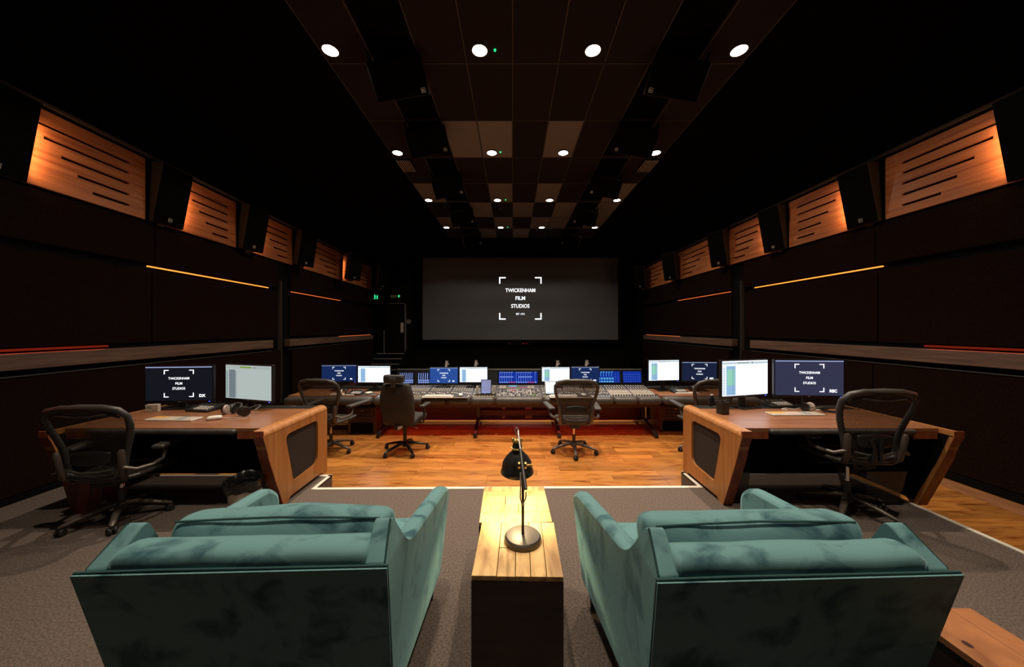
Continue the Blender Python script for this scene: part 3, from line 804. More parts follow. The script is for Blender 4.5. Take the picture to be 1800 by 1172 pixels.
# ------------------------------------------------------------------ the two editing desks
def desk(label, xo, xi, sgn, loc_y=0):
    """xo: inner (towards room centre) outer face, xi: far outer face; sgn=-1 for left desk"""
    cx = (xo+xi)/2
    t = thing('desk', label, 'desk', (cx, 3.35, 0), 0)
    Y = lambda y: y-3.35
    def side(xf, dirn, nm, lab=None):
        # xf = outside face, dirn = direction to the inside (+1/-1)
        out = rpoly([(Y(3.80), .71), (Y(2.83), .71), (Y(2.83), .70), (Y(2.89), .50), (Y(3.08), .0), (Y(3.14), .0), (Y(3.17), .035), (Y(3.70), .035), (Y(3.73), .0), (Y(3.80), .0)], [0, 0, .01, .10, .01, 0, 0, 0, 0, 0], 5)
        win = rpoly([(Y(3.10), .635), (Y(3.62), .635), (Y(3.62), .175), (Y(3.22), .155)], [.08, .06, .09, .03], 6)
        a, b = sorted((xf-cx, xf-cx+dirn*.085))
        mb = plate(MB(), out, [win], a, b, 'x')
        # rounded shoulder joining side and top
        rr = .055; sec = [(xf-cx, .71)]
        sec = [(xf-cx + dirn*(rr-rr*math.cos(k*PI/12)), .71-.012+rr*math.sin(k*PI/12)) for k in range(7)]
        sec = [(xf-cx, .70)] + sec + [(xf-cx+dirn*.085, .753), (xf-cx+dirn*.085, .70)]
        if dirn < 0: sec = sec[::-1]
        mb.prism(sec, Y(2.825), Y(3.80), 'y')
        o = fixn(mb.build(nm, M['veneer'], t, smooth=30))
        MB().box(*sorted((xf-cx+dirn*.022, xf-cx+dirn*.05)), Y(3.06), Y(3.66), .12, .67).build('speaker_cloth', M['grille_cloth'], o)
        li = rpoly([(Y(3.78), .70), (Y(2.86), .70), (Y(2.92), .50), (Y(3.11), .04), (Y(3.78), .04)], [0, 0, .1, 0, 0], 4)
        MB().prism(li, *sorted((xf-cx+dirn*.085, xf-cx+dirn*.091)), 'x').build('inner_dark_sheet', M['black'], o)  # thin black sheet over the panel's inner side
        # darker edge strip along the front
        ed = [(Y(2.826), .752), (Y(2.826), .70), (Y(2.865), .60), (Y(2.89), .50), (Y(2.93), .39), (Y(3.08), .0)]
        e = MB()
        for (p, q) in zip(ed, ed[1:]):
            e.add([(a+.0005, p[0]-.004, p[1]), (b-.0005, p[0]-.004, p[1]), (b-.0005, q[0]-.004, q[1]), (a+.0005, q[0]-.004, q[1]),
                   (a+.0005, p[0]+.008, p[1]), (b-.0005, p[0]+.008, p[1]), (b-.0005, q[0]+.008, q[1]), (a+.0005, q[0]+.008, q[1])],
                  [(0, 1, 2, 3), (7, 6, 5, 4), (0, 4, 5, 1), (2, 6, 7, 3), (0, 3, 7, 4), (1, 5, 6, 2)])
        e.build('edge_strip', M['veneer_edge'], o)
        return o
    dirn = 1 if sgn > 0 else -1
    side(xo, dirn, 'side_panel'); side(xi, -dirn, 'side_panel')
    xa, xb = sorted((xo+dirn*.085-cx, xi-dirn*.085-cx))
    MB().box(xa, xb, Y(2.93), Y(3.64), .715, .750).build('desktop', M['walnut'], t, bevel=.003)
    MB().box(xa, xb, Y(3.64), Y(3.80), .700, .7505).build('cable_tray', M['plastic'], t, bevel=.003)
    MB().cyl(((-.45*sgn*-1 if False else sgn*-.62), Y(3.72), .750), (sgn*-.62, Y(3.72), .757), .035, 18).build('cable_port', M['darkgrey'], t, smooth=40)
    e0, e1 = xa+.22, xb-.22
    MB().rbox(((e0+e1)/2, Y(2.935), .722), ((e1-e0)/2, .045, .022), .018, 6).build('front_pad', M['padleather'], t, smooth=60)
    MB().box(xa, xa+.22, Y(2.93), Y(2.96), .655, .714).build('apron', M['veneer_edge'], t)
    MB().box(xb-.22, xb, Y(2.93), Y(2.96), .655, .714).build('apron', M['veneer_edge'], t)
    MB().box(xa, xb, Y(3.52), Y(3.54), .10, .70).build('modesty_panel', M['black'], t)
    return t
M['grille_cloth'] = noisy(mat('brown_speaker_cloth', (.03, .018, .012), .95), (.022, .012, .008), (.033, .02, .014), sc=80, bump=.2, bscale=400)
desk('curved veneer editing desk on the left with a black cloth window', -2.10, -3.99, -1)
desk('curved veneer editing desk on the right with a black cloth window', 1.93, 3.80, 1)

# ------------------------------------------------------------------ monitors
def monitor(label, x, y, z0, z1, w, rz, kind, tagt=None, desk_z=.752, side=0, bright='e_white', bg='e_navydark', group=None, bracket=False, led=True):
    h = z1-z0
    t = thing('monitor', label, 'monitor', (x, y, desk_z), R(rz), group)
    b = .012; zb = z0-desk_z
    MB().box(-w/2, w/2, 0, .035, zb, zb+h).build('housing', M['bezel'], t, bevel=.004)
    sw, sh_ = w/2-b, h-b-.026
    sz0 = zb+.026; zc = sz0+sh_/2
    scm = M[bg] if kind == 'logo' else M[bright]
    sc = MB().box(-sw, sw, -.003, .001, sz0, sz0+sh_).build('display', scm, t)
    def r(x0, x1, z0_, z1_, m, nm, d=.001):
        MB().box(-sw+x0*2*sw, -sw+x1*2*sw, -.003-d, -.003, sz0+z0_*sh_, sz0+z1_*sh_).build(nm, M[m], sc)
    if kind == 'logo':
        r(0, 1, .965, .993, 'e_bartop', 'menu_bar')
        mb = MB(T(-.0*w, 0, zc+.0)); logo(mb, sh_*.80, est=False, y=-.004)
        if tagt:
            mb.mesh(text_me(tagt, sh_*.115, bold=.0015), T(sw*.70, -.004, -sh_*.37) @ RX(PI/2))
        lg = mb.build('logo', M['e_text'], sc)
        if w < .64 or tagt == 'REC': lg['kind'] = 'stuff'
    else:
        dim = bright == 'e_dimwhite'
        r(0, 1, .90, .97, 'e_bar' if dim else 'e_bartoplight', 'tool_bar')
        r(.33, .58, .925, .965, 'e_lime' if dim else 'e_bar', 'counter', .002)
        r(.64, .66, .915, .97, 'e_panegrey', 'counter', .002)
        r(.08, .22 if kind == 'daw' else .28, .02, .86, 'e_panegrey' if dim else 'e_panecol', 'track_list')
        if kind == 'tracks':
            r(.10, .26, .30, .76, 'e_panegreen', 'track_block', .002)
        rows = MB(); nrow = 18
        for q in range(nrow):
            zz = sz0+sh_*(.04+.80*q/nrow)
            rows.box(-sw+.02*sw, -sw+.12*sw, -.0055, -.003, zz, zz+sh_*.02)
            rows.box(-sw+.40*sw, -sw+.50*sw, -.0055, -.003, zz, zz+sh_*.018)
        o = rows.build('track_rows', M['e_panegrey' if dim else 'e_panecol2'], sc); o['kind'] = 'stuff'
    if led:
        MB().box(w/2-.045, w/2-.03, -.002, .0, zb+.006, zb+.014).build('power_light', M['e_blueled'], t)
    MB().box(-.012, .012, -.001, .0, zb+.011, zb+.015).build('maker_mark', M['badge'], t) if group and 'desk' in group else None
    if zb > .02:
        MB().box(-.04, .04, .03, .055, .005, zb+h*.45).build('stand_neck', M['plastic'], t, bevel=.004)
        MB().rbox((0, .01, .006), (.13, .10, .006), .005, 3).build('stand_foot', M['gloss'], t, smooth=50)
    if bracket:
        b_ = MB(T(.03, .05, zb+h) @ RY(R(8)))
        b_.box(-.022, .022, 0, .01, -.06, .10).box(-.022, -.012, -.01, .012, .09, .115).box(.012, .022, -.01, .012, .09, .115)
        b_.box(.03, .045, 0, .01, .04, .07)
        b_.build('mounting_bracket', M['palebar'], t)
    return t
M['e_bartoplight'] = emit('screen_pale_bar', (.55, .66, .72), 1.0)
M['e_panecol2'] = emit('screen_row_blue', (.22, .36, .52), 1.0)
monitor('wide monitor with white studio logo and the letters DX on left desk', -3.635, 3.66, .808, 1.217, .685, 6, 'logo', 'DX', group='monitors on the left editing desk')
monitor('monitor with a pale grey editing window on left desk', -2.90, 3.68, .818, 1.225, .69, -16, 'daw', bright='e_dimwhite', group='monitors on the left editing desk')
monitor('white monitor with green track list on right desk', 2.565, 3.70, .86, 1.277, .655, 15, 'tracks', group='monitors on the right editing desk')
monitor('wide monitor with white studio logo and the letters REC on right desk', 3.25, 3.68, .86, 1.281, .73, -4, 'logo', 'REC', bg='e_navymid', group='monitors on the right editing desk')

# ------------------------------------------------------------------ small desk items
def keyboard(label, c, rz, w=.44, d=.12, group=None, colour=True):
    t = thing('keyboard', label, 'keyboard', c, R(rz), group)
    MB().box(-w/2, w/2, -d/2, d/2, 0, .012).build('case', M['white'], t, bevel=.003)
    ks = {0: MB(), 1: MB(), 2: MB()}
    nc, nr = 19, 5
    for i in range(nc):
        for j in range(nr):
            x0 = -w/2+.008+i*(w-.016)/nc; y0 = -d/2+.008+j*(d-.016)/nr
            k = (1 if (j >= 2 and i < 6) else 2 if 11 < i < 15 else 0) if colour else 0
            ks[k].box(x0, x0+(w-.016)/nc-.003, y0, y0+(d-.016)/nr-.003, .012, .016)
    for k, m in ((0, 'offwhite'), (1, 'orangekey'), (2, 'greykey')):
        if ks[k].v:
            o = ks[k].build('keys', M[m], t); o['kind'] = 'stuff'
    return t
def mouse(label, c, rz, pts=None):
    t = thing('mouse', label, 'mouse', c, R(rz))
    MB().rbox((0, 0, .016), (.032, .055, .015), .014, 4, (0, 0, .006)).build('shell', M['white'], t, smooth=60)
    if pts:
        MB().tube(pts, .002, 6).build('cable', M['white'], t, smooth=60)
    return t
def controller(label, c, rz, w=.30, d=.2):
    t = thing('controller', label, 'controller', c, R(rz))
    MB().prism([(-d/2, 0), (d/2, 0), (d/2, .055), (-d/2, .018)], -w/2, w/2, 'x').build('case', M['plastic'], t, bevel=.004)
    an = math.atan2(.037, d); mb = MB(T(0, -d/2, .018) @ RX(an)); dk = MB(T(0, -d/2, .018) @ RX(an))
    for r_ in range(5):
        for q in range(9):
            tgt = mb if r_ in (0, 1, 2) and q > 1 else dk
            tgt.box(-w*.42+q*w*.094, -w*.42+q*w*.094+w*.07, .02+r_*.03, .038+r_*.03, 0, .007)
    o = mb.build('keys', M['knobwhite'], t); o['kind'] = 'stuff'
    o = dk.build('keys', M['darkgrey'], t); o['kind'] = 'stuff'
    k = MB(T(0, -d/2, .018) @ RX(an))
    for q in range(4): k.cyl((-w*.35+q*w*.2, d*.88, 0), (-w*.35+q*w*.2, d*.88, .02), .012, 12)
    k.build('dials', M['gloss'], t, smooth=40)
    return t
def headphones(label, c, rz, pale=True, group='headphones lying on the desks'):
    t = thing('headphones', label, 'headphones', c, R(rz), group)
    for s in (-1, 1):
        mm = T(s*.045, 0, .048) @ RY(R(90))
        MB().lathe([(.001, -.018), (.035, -.018), (.042, -.008), (.042, .006), (.001, .006)], 22, mm).build('ear_cup', M['gloss'], t, smooth=40)
        dx = -.016*s
        MB().lathe([(.022, 0), (.044, 0), (.047, .01), (.042, .02), (.022, .02)], 22, T(s*.045-(.0 if s > 0 else -.0), 0, .048) @ RY(R(90*-s)) @ T(0, 0, .004)).build('ear_pad', M['pinkpad'] if (pale and s < 0) else M['leather'], t, smooth=40)
    pts = [(s_*.062*math.cos(a)*(1 if True else 1), .055+.085*math.sin(a), .05+.03*math.sin(a)) for s_, a in [(1, PI*k/10) for k in range(11)]]
    MB().tube(pts, .009, 8, flat=.5).build('headband', M['leather'], t, smooth=60)
    return t
D = .7515
def PD(x, y, z=D): return P(x, y, z)
keyboard('pale keyboard with amber keys on left desk', PD(306, 737), -2, .46, .12, 'keyboards with amber keys')
mx = PD(377, 737)
mouse('white mouse with looped white cable on left desk', mx, -60, [(0, .055, .01), (.0, .09, .006), (.03, .16, .004), (.09, .26, .004), (.14, .27, .004), (.13, .18, .004), (.07, .10, .004)])
controller('black keypad controller between monitor and headphones on left desk', PD(362, 720), -8, .27, .2)
headphones('headphones with one pale ear pad on left desk', PD(404, 727), 12)
headphones('all black headphones behind the pale padded pair on left desk', (-2.67, 3.33, D), -30, False)
t = thing('card_box', 'small pale printed card box left of the DX monitor', 'box', PD(269, 723), R(12))
MB().box(-.055, .055, -.02, .02, 0, .075).build('carton', M['offwhite'], t, bevel=.002)
MB().box(-.045, .0, -.0215, -.02, .035, .06).box(.01, .045, -.0215, -.02, .012, .02).build('print', M['greykey'], t)
keyboard('pale keyboard with amber keys on right desk', PD(1397, 728), 1, .52, .12, 'keyboards with amber keys')
controller('black keypad controller left of the headphones on right desk', PD(1366, 713), 4, .28, .19)
headphones('headphones with one pale ear pad on right desk', PD(1420, 723), 190)
t = thing('pen_holder', 'square black pen holder full of pens on right desk', 'holder', (2.14, 3.42, D), R(10))
plate(MB(), [(-.04, -.04), (.04, -.04), (.04, .04), (-.04, .04)], [[(-.035, -.035), (.035, -.035), (.035, .035), (-.035, .035)]], 0, .12, 'z').box(-.035, .035, -.035, .035, 0, .004).build('cup', M['plastic'], t)
for k in range(6):
    a = k*1.1; MB().cyl((.02*math.cos(a), .02*math.sin(a), .01), (.034*math.cos(a), .034*math.sin(a), .135+.008*(k % 3)), .004, 8).build('pen', M['chrome' if k % 3 == 0 else 'darkgrey'], t, smooth=40)
t = thing('bottle', 'small dark bottle left of the pen holder on right desk', 'bottle', PD(1251, 713))
MB().lathe([(.001, 0), (.028, 0), (.030, .01), (.028, .08), (.012, .10), (.012, .115), (.001, .115)], 18).build('flask', M['gloss'], t, smooth=40)
MB().lathe([(.014, .115), (.014, .128), (.001, .130)], 14).build('cap', M['white'], t, smooth=40)
t = thing('cable', 'white looped cable behind the keyboard on right desk', 'cable', PD(1395, 719))
pts = [Vector((x, y, .004)) for x, y in ((-.11, -.05), (-.13, 0), (-.06, .03), (.0, -.02), (.06, .02), (.13, .05), (.20, .02), (.24, -.05), (.16, -.08))]
MB().tube(pts, .0035, 6).build('cord', M['white'], t, smooth=60)
o = MB().box(-.075, .075, -.035, .035, 0, .010).build('phone', M['gloss'], bevel=.003); o.location = PD(1461, 724); o.rotation_euler = (0, 0, -.5)
tag(o, 'slim black phone beside the keyboard on right desk', 'phone')

# bins
def rb(s0, s1, h, m, nm, t, th=.004):
    b = MB()
    def ring(hw, z): return [(x*hw, y*hw*.8, z) for x, y in ((-1, -1), (1, -1), (1, 1), (-1, 1))]
    vs = ring(s0, 0)+ring(s1, h)+ring(s0-th, th)+ring(s1-th, h)
    fs = [(0, 3, 2, 1), (8, 9, 10, 11)]
    for i in range(4):
        j = (i+1) % 4; fs += [(i, j, 4+j, 4+i), (8+i, 12+i, 12+j, 8+j), (4+i, 4+j, 12+j, 12+i)]
    b.add(vs, fs); return b.build(nm, m, t, bevel=.006)
bx, by, _ = P(431, 908, 0)
t = thing('waste_bin', 'pale grey waste bin with a black bag beside the left desk', 'bin', (bx, by, 0), group='waste bins by the desks')
MB().lathe([(.001, 0), (.098, 0), (.100, .006), (.128, .30), (.124, .30), (.096, .01), (.001, .008)], 28, caps=False).build('bucket', M['binpale'], t, smooth=40)
b = MB()
n = 40; levels = [(.122, .245), (.134, .248), (.139, .262), (.137, .29), (.142, .325), (.136, .345), (.118, .335), (.105, .27), (.10, .2)]
for li, (r_, z) in enumerate(levels):
    for k in range(n):
        an = 2*PI*k/n
        q = noise.noise(Vector((math.cos(an)*2.5, math.sin(an)*2.5, z*14)))*.016 + .004*math.sin(an*9+li)
        b.v.append(((r_+q)*math.cos(an), (r_+q)*math.sin(an), z+noise.noise(Vector((math.cos(an)*2, math.sin(an)*2, 3+z*5)))*.03))
for li in range(len(levels)-1):
    for k in range(n):
        l = (k+1) % n; b.f.append((li*n+k, li*n+l, (li+1)*n+l, (li+1)*n+k))
b.build('bin_bag', M['binbag'], t, smooth=60)
t = thing('waste_bin', 'dark red waste bin behind the leftmost mesh chair', 'bin', (-3.72, 3.02, 0), R(5), 'waste bins by the desks')
rb(.115, .165, .34, M['binred'], 'bucket', t)
t = thing('waste_bin', 'clear smoky waste bin behind the rightmost mesh chair', 'bin', (3.40, 3.20, 0), R(0), 'waste bins by the desks')
rb(.145, .19, .32, M['clear'], 'bucket', t)
t = thing('waste_bin', 'clear round waste bin just inside the right desk side panel', 'bin', (2.17, 3.24, 0), group='waste bins by the desks')
MB().lathe([(.001, 0), (.08, 0), (.105, .28), (.101, .28), (.077, .005), (.001, .005)], 24, caps=False).build('bucket', M['clear'], t, smooth=40)
# ------------------------------------------------------------------ chairs
def star_base(t, r=.31, m='basegrey', rot=0, casterm='rubber', hub=.13):
    MB().lathe([(.001, .07), (.035, .075), (.042, .10), (.038, hub), (.03, hub+.02), (.001, hub+.02)], 20).build('base_hub', M[m], t, smooth=40)
    for k in range(5):
        a = rot + 2*PI*k/5
        d = Vector((math.cos(a), math.sin(a), 0)); n_ = Vector((-d.y, d.x, 0))
        pts = [d*.02+Vector((0, 0, hub-.005)), d*.09+Vector((0, 0, hub-.008)), d*(r*.7)+Vector((0, 0, .095)), d*(r-.01)+Vector((0, 0, .072)), d*(r+.012)+Vector((0, 0, .066))]
        MB().tube(pts, [.026, .028, .023, .020, .012], 10, flat=.75, up=(0, 0, 1)).build('base_leg', M[m], t, smooth=50)
        c = d*r
        w_ = MB(T(c.x, c.y, .028) @ RZ(a+.6))
        for s in (-1, 1):
            w_.lathe([(.001, -.009), (.024, -.009), (.028, -.004), (.028, .004), (.024, .009), (.001, .009)], 16, T(0, s*.015, 0) @ RX(PI/2))
        w_.cyl((0, 0, 0), (0, 0, .042), .009, 10).box(-.012, .02, -.012, .012, .012, .034)
        w_.build('caster', M[casterm], t, smooth=40)
BACK = [(0, 1.045), (.14, 1.040), (.235, 1.018), (.28, .965), (.276, .89), (.252, .80), (.222, .71), (.203, .63), (.195, .56), (.18, .50), (.12, .475), (0, .468)]
def mesh_chair(label, loc, rz, sc=1.0, dz=0, armrot=(0, 0), rot=.3, group='mesh office chairs', posture=False, armz=.655):
    t = thing('office_chair', label, 'chair', loc, R(rz), group)
    t.scale = (sc, sc, sc)
    star_base(t, rot=rot)
    MB().cyl((0, 0, .14), (0, 0, .25), .024, 16).build('column_cover', M['darkgrey'], t, smooth=40)
    MB().cyl((0, 0, .23), (0, 0, .40+dz), .014, 16).build('gas_column', M['chrome'], t, smooth=40)
    def Z(z): return z+dz
    def yb(z): return -.20 - .20*(z-.47) + .05*math.sin((z-.47)*5)
    # closed loop of the back frame
    half = [(x, yb(z), Z(z)) for x, z in BACK]
    loop = half + [(-x, y, z) for x, y, z in half[::-1][1:-1]]
    fr = MB().tube(loop, [.020 if .5 < p[2]-dz < .97 else .023 for p in loop], 10, closed=True, flat=1.15)
    fr.build('back_frame', M['darkgrey'], t, smooth=60)
    # curved weave
    b = MB(); nu = 12
    rows = [(x, z) for x, z in BACK if x > .001]
    fine = []
    for (a, c) in zip(rows, rows[1:]):
        fine += [a, ((a[0]+c[0])/2, (a[1]+c[1])/2)]
    fine.append(rows[-1])
    for (x, z) in fine:
        for k in range(nu+1):
            u = -1+2*k/nu
            b.v.append((x*u, yb(z)-.028*(1-u*u), Z(z)))
    for i in range(len(fine)-1):
        for k in range(nu):
            a = i*(nu+1)+k; c = (i+1)*(nu+1)+k; b.f.append((a, a+1, c+1, c))
    b.build('back_mesh', M['meshback'], t, smooth=60)
    # inner lip under the top edge
    MB().tube([(-.235, yb(.95)-.012, Z(.96)), (-.16, yb(.99)-.03, Z(.99)), (-.05, yb(.97)-.034, Z(.975)), (.05, yb(.97)-.034, Z(.975)), (.16, yb(.99)-.03, Z(.99)), (.235, yb(.95)-.012, Z(.96))], .008, 8).build('top_lip', M['darkgrey'], t, smooth=60)
    # lumbar pad
    MB().rbox((0, yb(.64)-.045, Z(.64)), (.135, .012, .042), .012, 6, (0, 0, .02), fn=lambda q: (q.x, q.y+.35*q.x*q.x, q.z)).build('lumbar_pad', M['plastic'], t, smooth=60)
    MB().tube([(-.15, yb(.55)-.03, Z(.545)), (-.07, yb(.55)-.05, Z(.53)), (.07, yb(.55)-.05, Z(.53)), (.15, yb(.55)-.03, Z(.545))], .010, 8).build('lower_bar', M['darkgrey'], t, smooth=60)
    if posture:
        for s in (-1, 1):
            MB().tube([(s*.012, -.14, Z(.43)), (s*.03, yb(.52)-.06, Z(.50)), (s*.018, yb(.6)-.06, Z(.58)), (s*.045, yb(.66)-.05, Z(.66))], [.016, .02, .018, .03], 10).build('support_prong', M['gloss'], t, smooth=60)
    # uprights
    for s in (-1, 1):
        MB().tube([(s*.11, -.10, Z(.425)), (s*.18, -.17, Z(.44)), (s*.205, -.215, Z(.49)), (s*.212, -.235, Z(.58)), (s*.218, -.248, Z(.68)), (s*.222, -.245, Z(.70))], [.018, .021, .024, .023, .023, .014], 12, flat=.9).build('upright', M['basegrey'], t, smooth=60)
        # arm: bracket and pad
        MB().tube([(s*.215, -.235, Z(.56)), (s*.28, -.20, Z(.53)), (s*.32, -.11, Z(.53)), (s*.33, -.03, Z(.55)), (s*.325, .0, Z(armz-.02))], [.019, .019, .018, .018, .02], 10, flat=.8).build('arm_bracket', M['basegrey'], t, smooth=60)
        pm = T(s*.325, -.01, Z(armz)) @ RZ(R(armrot[0] if s < 0 else armrot[1])) @ RX(R(3))
        MB(pm).rbox((0, .10, 0), (.047, .175, .018), .015, 5, (0, 0, .006), fn=lambda q: (q.x*(1-.18*max(0, (q.y-.06)/.14)), q.y, q.z)).build('arm_pad', M['darkgrey'], t, smooth=60)
    # seat
    seat = [(0, .27), (.15, .265), (.225, .235), (.245, .17), (.24, .02), (.215, -.12), (.17, -.185), (0, -.20)]
    def zs(y): return Z(.45) + (.012 if y > .2 else .0) - .03*max(0, (y-.2)/.07)
    hl = [(x, y, zs(y)) for x, y in seat]; loop = hl + [(-x, y, z) for x, y, z in hl[::-1][1:-1]]
    MB().tube(loop, .018, 10, closed=True).build('seat_frame', M['darkgrey'], t, smooth=60)
    b = MB(); rows = []
    sp = [s for s in seat if s[0] > .01]
    for (a, c) in zip(sp, sp[1:]): rows += [a, ((a[0]+c[0])/2, (a[1]+c[1])/2)]
    rows.append(sp[-1])
    for (x, y) in rows:
        for k in range(nu+1):
            u = -1+2*k/nu; b.v.append((x*u, y, zs(y)+.005-.018*(1-u*u)))
    for i in range(len(rows)-1):
        for k in range(nu):
            a = i*(nu+1)+k; c = (i+1)*(nu+1)+k; b.f.append((a, c, c+1, a+1))
    b.build('seat_mesh', M['mesh'], t, smooth=60)
    mt = MB().box(-.07, .07, -.14, .10, Z(.365), Z(.425)).box(-.11, .11, -.05, .03, Z(.39), Z(.43)).box(-.05, .05, -.20, -.10, Z(.40), Z(.44))
    mt.build('tilt_mechanism', M['plastic'], t, bevel=.01)
    MB().tube([(.06, .04, Z(.39)), (.19, .04, Z(.385)), (.24, .045, Z(.375))], [.006, .006, .012], 8).build('lever', M['darkgrey'], t, smooth=60)
    MB().tube([(-.06, -.02, Z(.39)), (-.20, -.02, Z(.385)), (-.24, -.015, Z(.38))], [.006, .006, .014], 8).build('lever', M['darkgrey'], t, smooth=60)
    return t
mesh_chair('black mesh office chair in front of the left desk, leftmost of all chairs', (-3.35, 2.88, 0), 7, 1.02, dz=-.055, armrot=(0, 2), rot=.25, armz=.66)
mesh_chair('black mesh office chair in front of the right desk, rightmost of all chairs', (2.99, 3.00, 0), -3, 1.03, dz=.035, armrot=(17, 0), rot=.1, posture=True, armz=.618)
mesh_chair('mesh office chair standing free at the console, right of the lamp', (.885, 4.85, FZ), -3, 1.03, rot=.9, armrot=(16, -4), armz=.62)
mesh_chair('mesh office chair at the left end of the console, half hidden by left desk', (-2.64, 4.88, FZ), -6, 1.03, rot=-.2, armrot=(0, -20))
mesh_chair('mesh office chair at the right end of the console, mostly hidden by right desk', (2.75, 4.85, FZ), 4, 1.03, rot=.5)

t = thing('executive_chair', 'tall padded black office chair with headrest left of the console centre', 'chair', (-1.565, 4.88, FZ), R(-8))
star_base(t, r=.32, m='gloss', rot=.45)
MB().cyl((0, 0, .14), (0, 0, .40), .026, 16).build('gas_column', M['plastic'], t, smooth=40)
# upholstered back, broad shoulders below a narrow neck
def exf(q):
    z = q.z; f = 1 + .16*math.sin(PI*max(0, min(1, (z-.42)/.62))) - .12*max(0, (z-.86)/.18)
    return (q.x*f, q.y + .06*((z-.7)**2)*4 - .16*(z-.5) + .5*q.x*q.x, z)
MB().rbox((0, -.22, .73), (.215, .045, .30), .04, 8, (0, .01, 0), fn=exf).build('backrest', M['execfab'], t, smooth=60, sub=1)
MB().rbox((0, -.325, 1.10), (.145, .045, .055), .03, 6).build('headrest', M['leather'], t, smooth=60, sub=1)
MB().box(-.045, .045, -.385, -.365, 1.07, 1.12).box(-.03, .03, -.375, -.33, .98, 1.10).build('headrest_bracket', M['darkgrey'], t, bevel=.006)
MB().rbox((0, .03, .47), (.24, .24, .045), .04, 8, (0, 0, .015)).build('seat', M['execfab'], t, smooth=60)
MB().box(-.10, .10, -.14, .12, .37, .43).box(-.04, .04, -.26, -.1, .38, .46).build('tilt_mechanism', M['plastic'], t, bevel=.01)
for s in (-1, 1):
    MB().tube([(s*.20, .0, .42), (s*.28, .0, .43), (s*.295, .0, .50), (s*.295, 0, .66)], [.014, .014, .018, .02], 10).build('arm_post', M['plastic'], t, smooth=60)
    MB().rbox((s*.295, .03, .68), (.04, .13, .016), .014, 5).build('arm_pad', M['leather'], t, smooth=60)
MB().cyl((.05, -.20, .42), (.05, -.29, .42), .02, 14).build('tension_knob', M['palebar'], t, smooth=40)
MB().tube([(.10, -.1, .41), (.24, -.16, .40), (.27, -.18, .395)], .007, 8).build('lever', M['steel'], t, smooth=60)

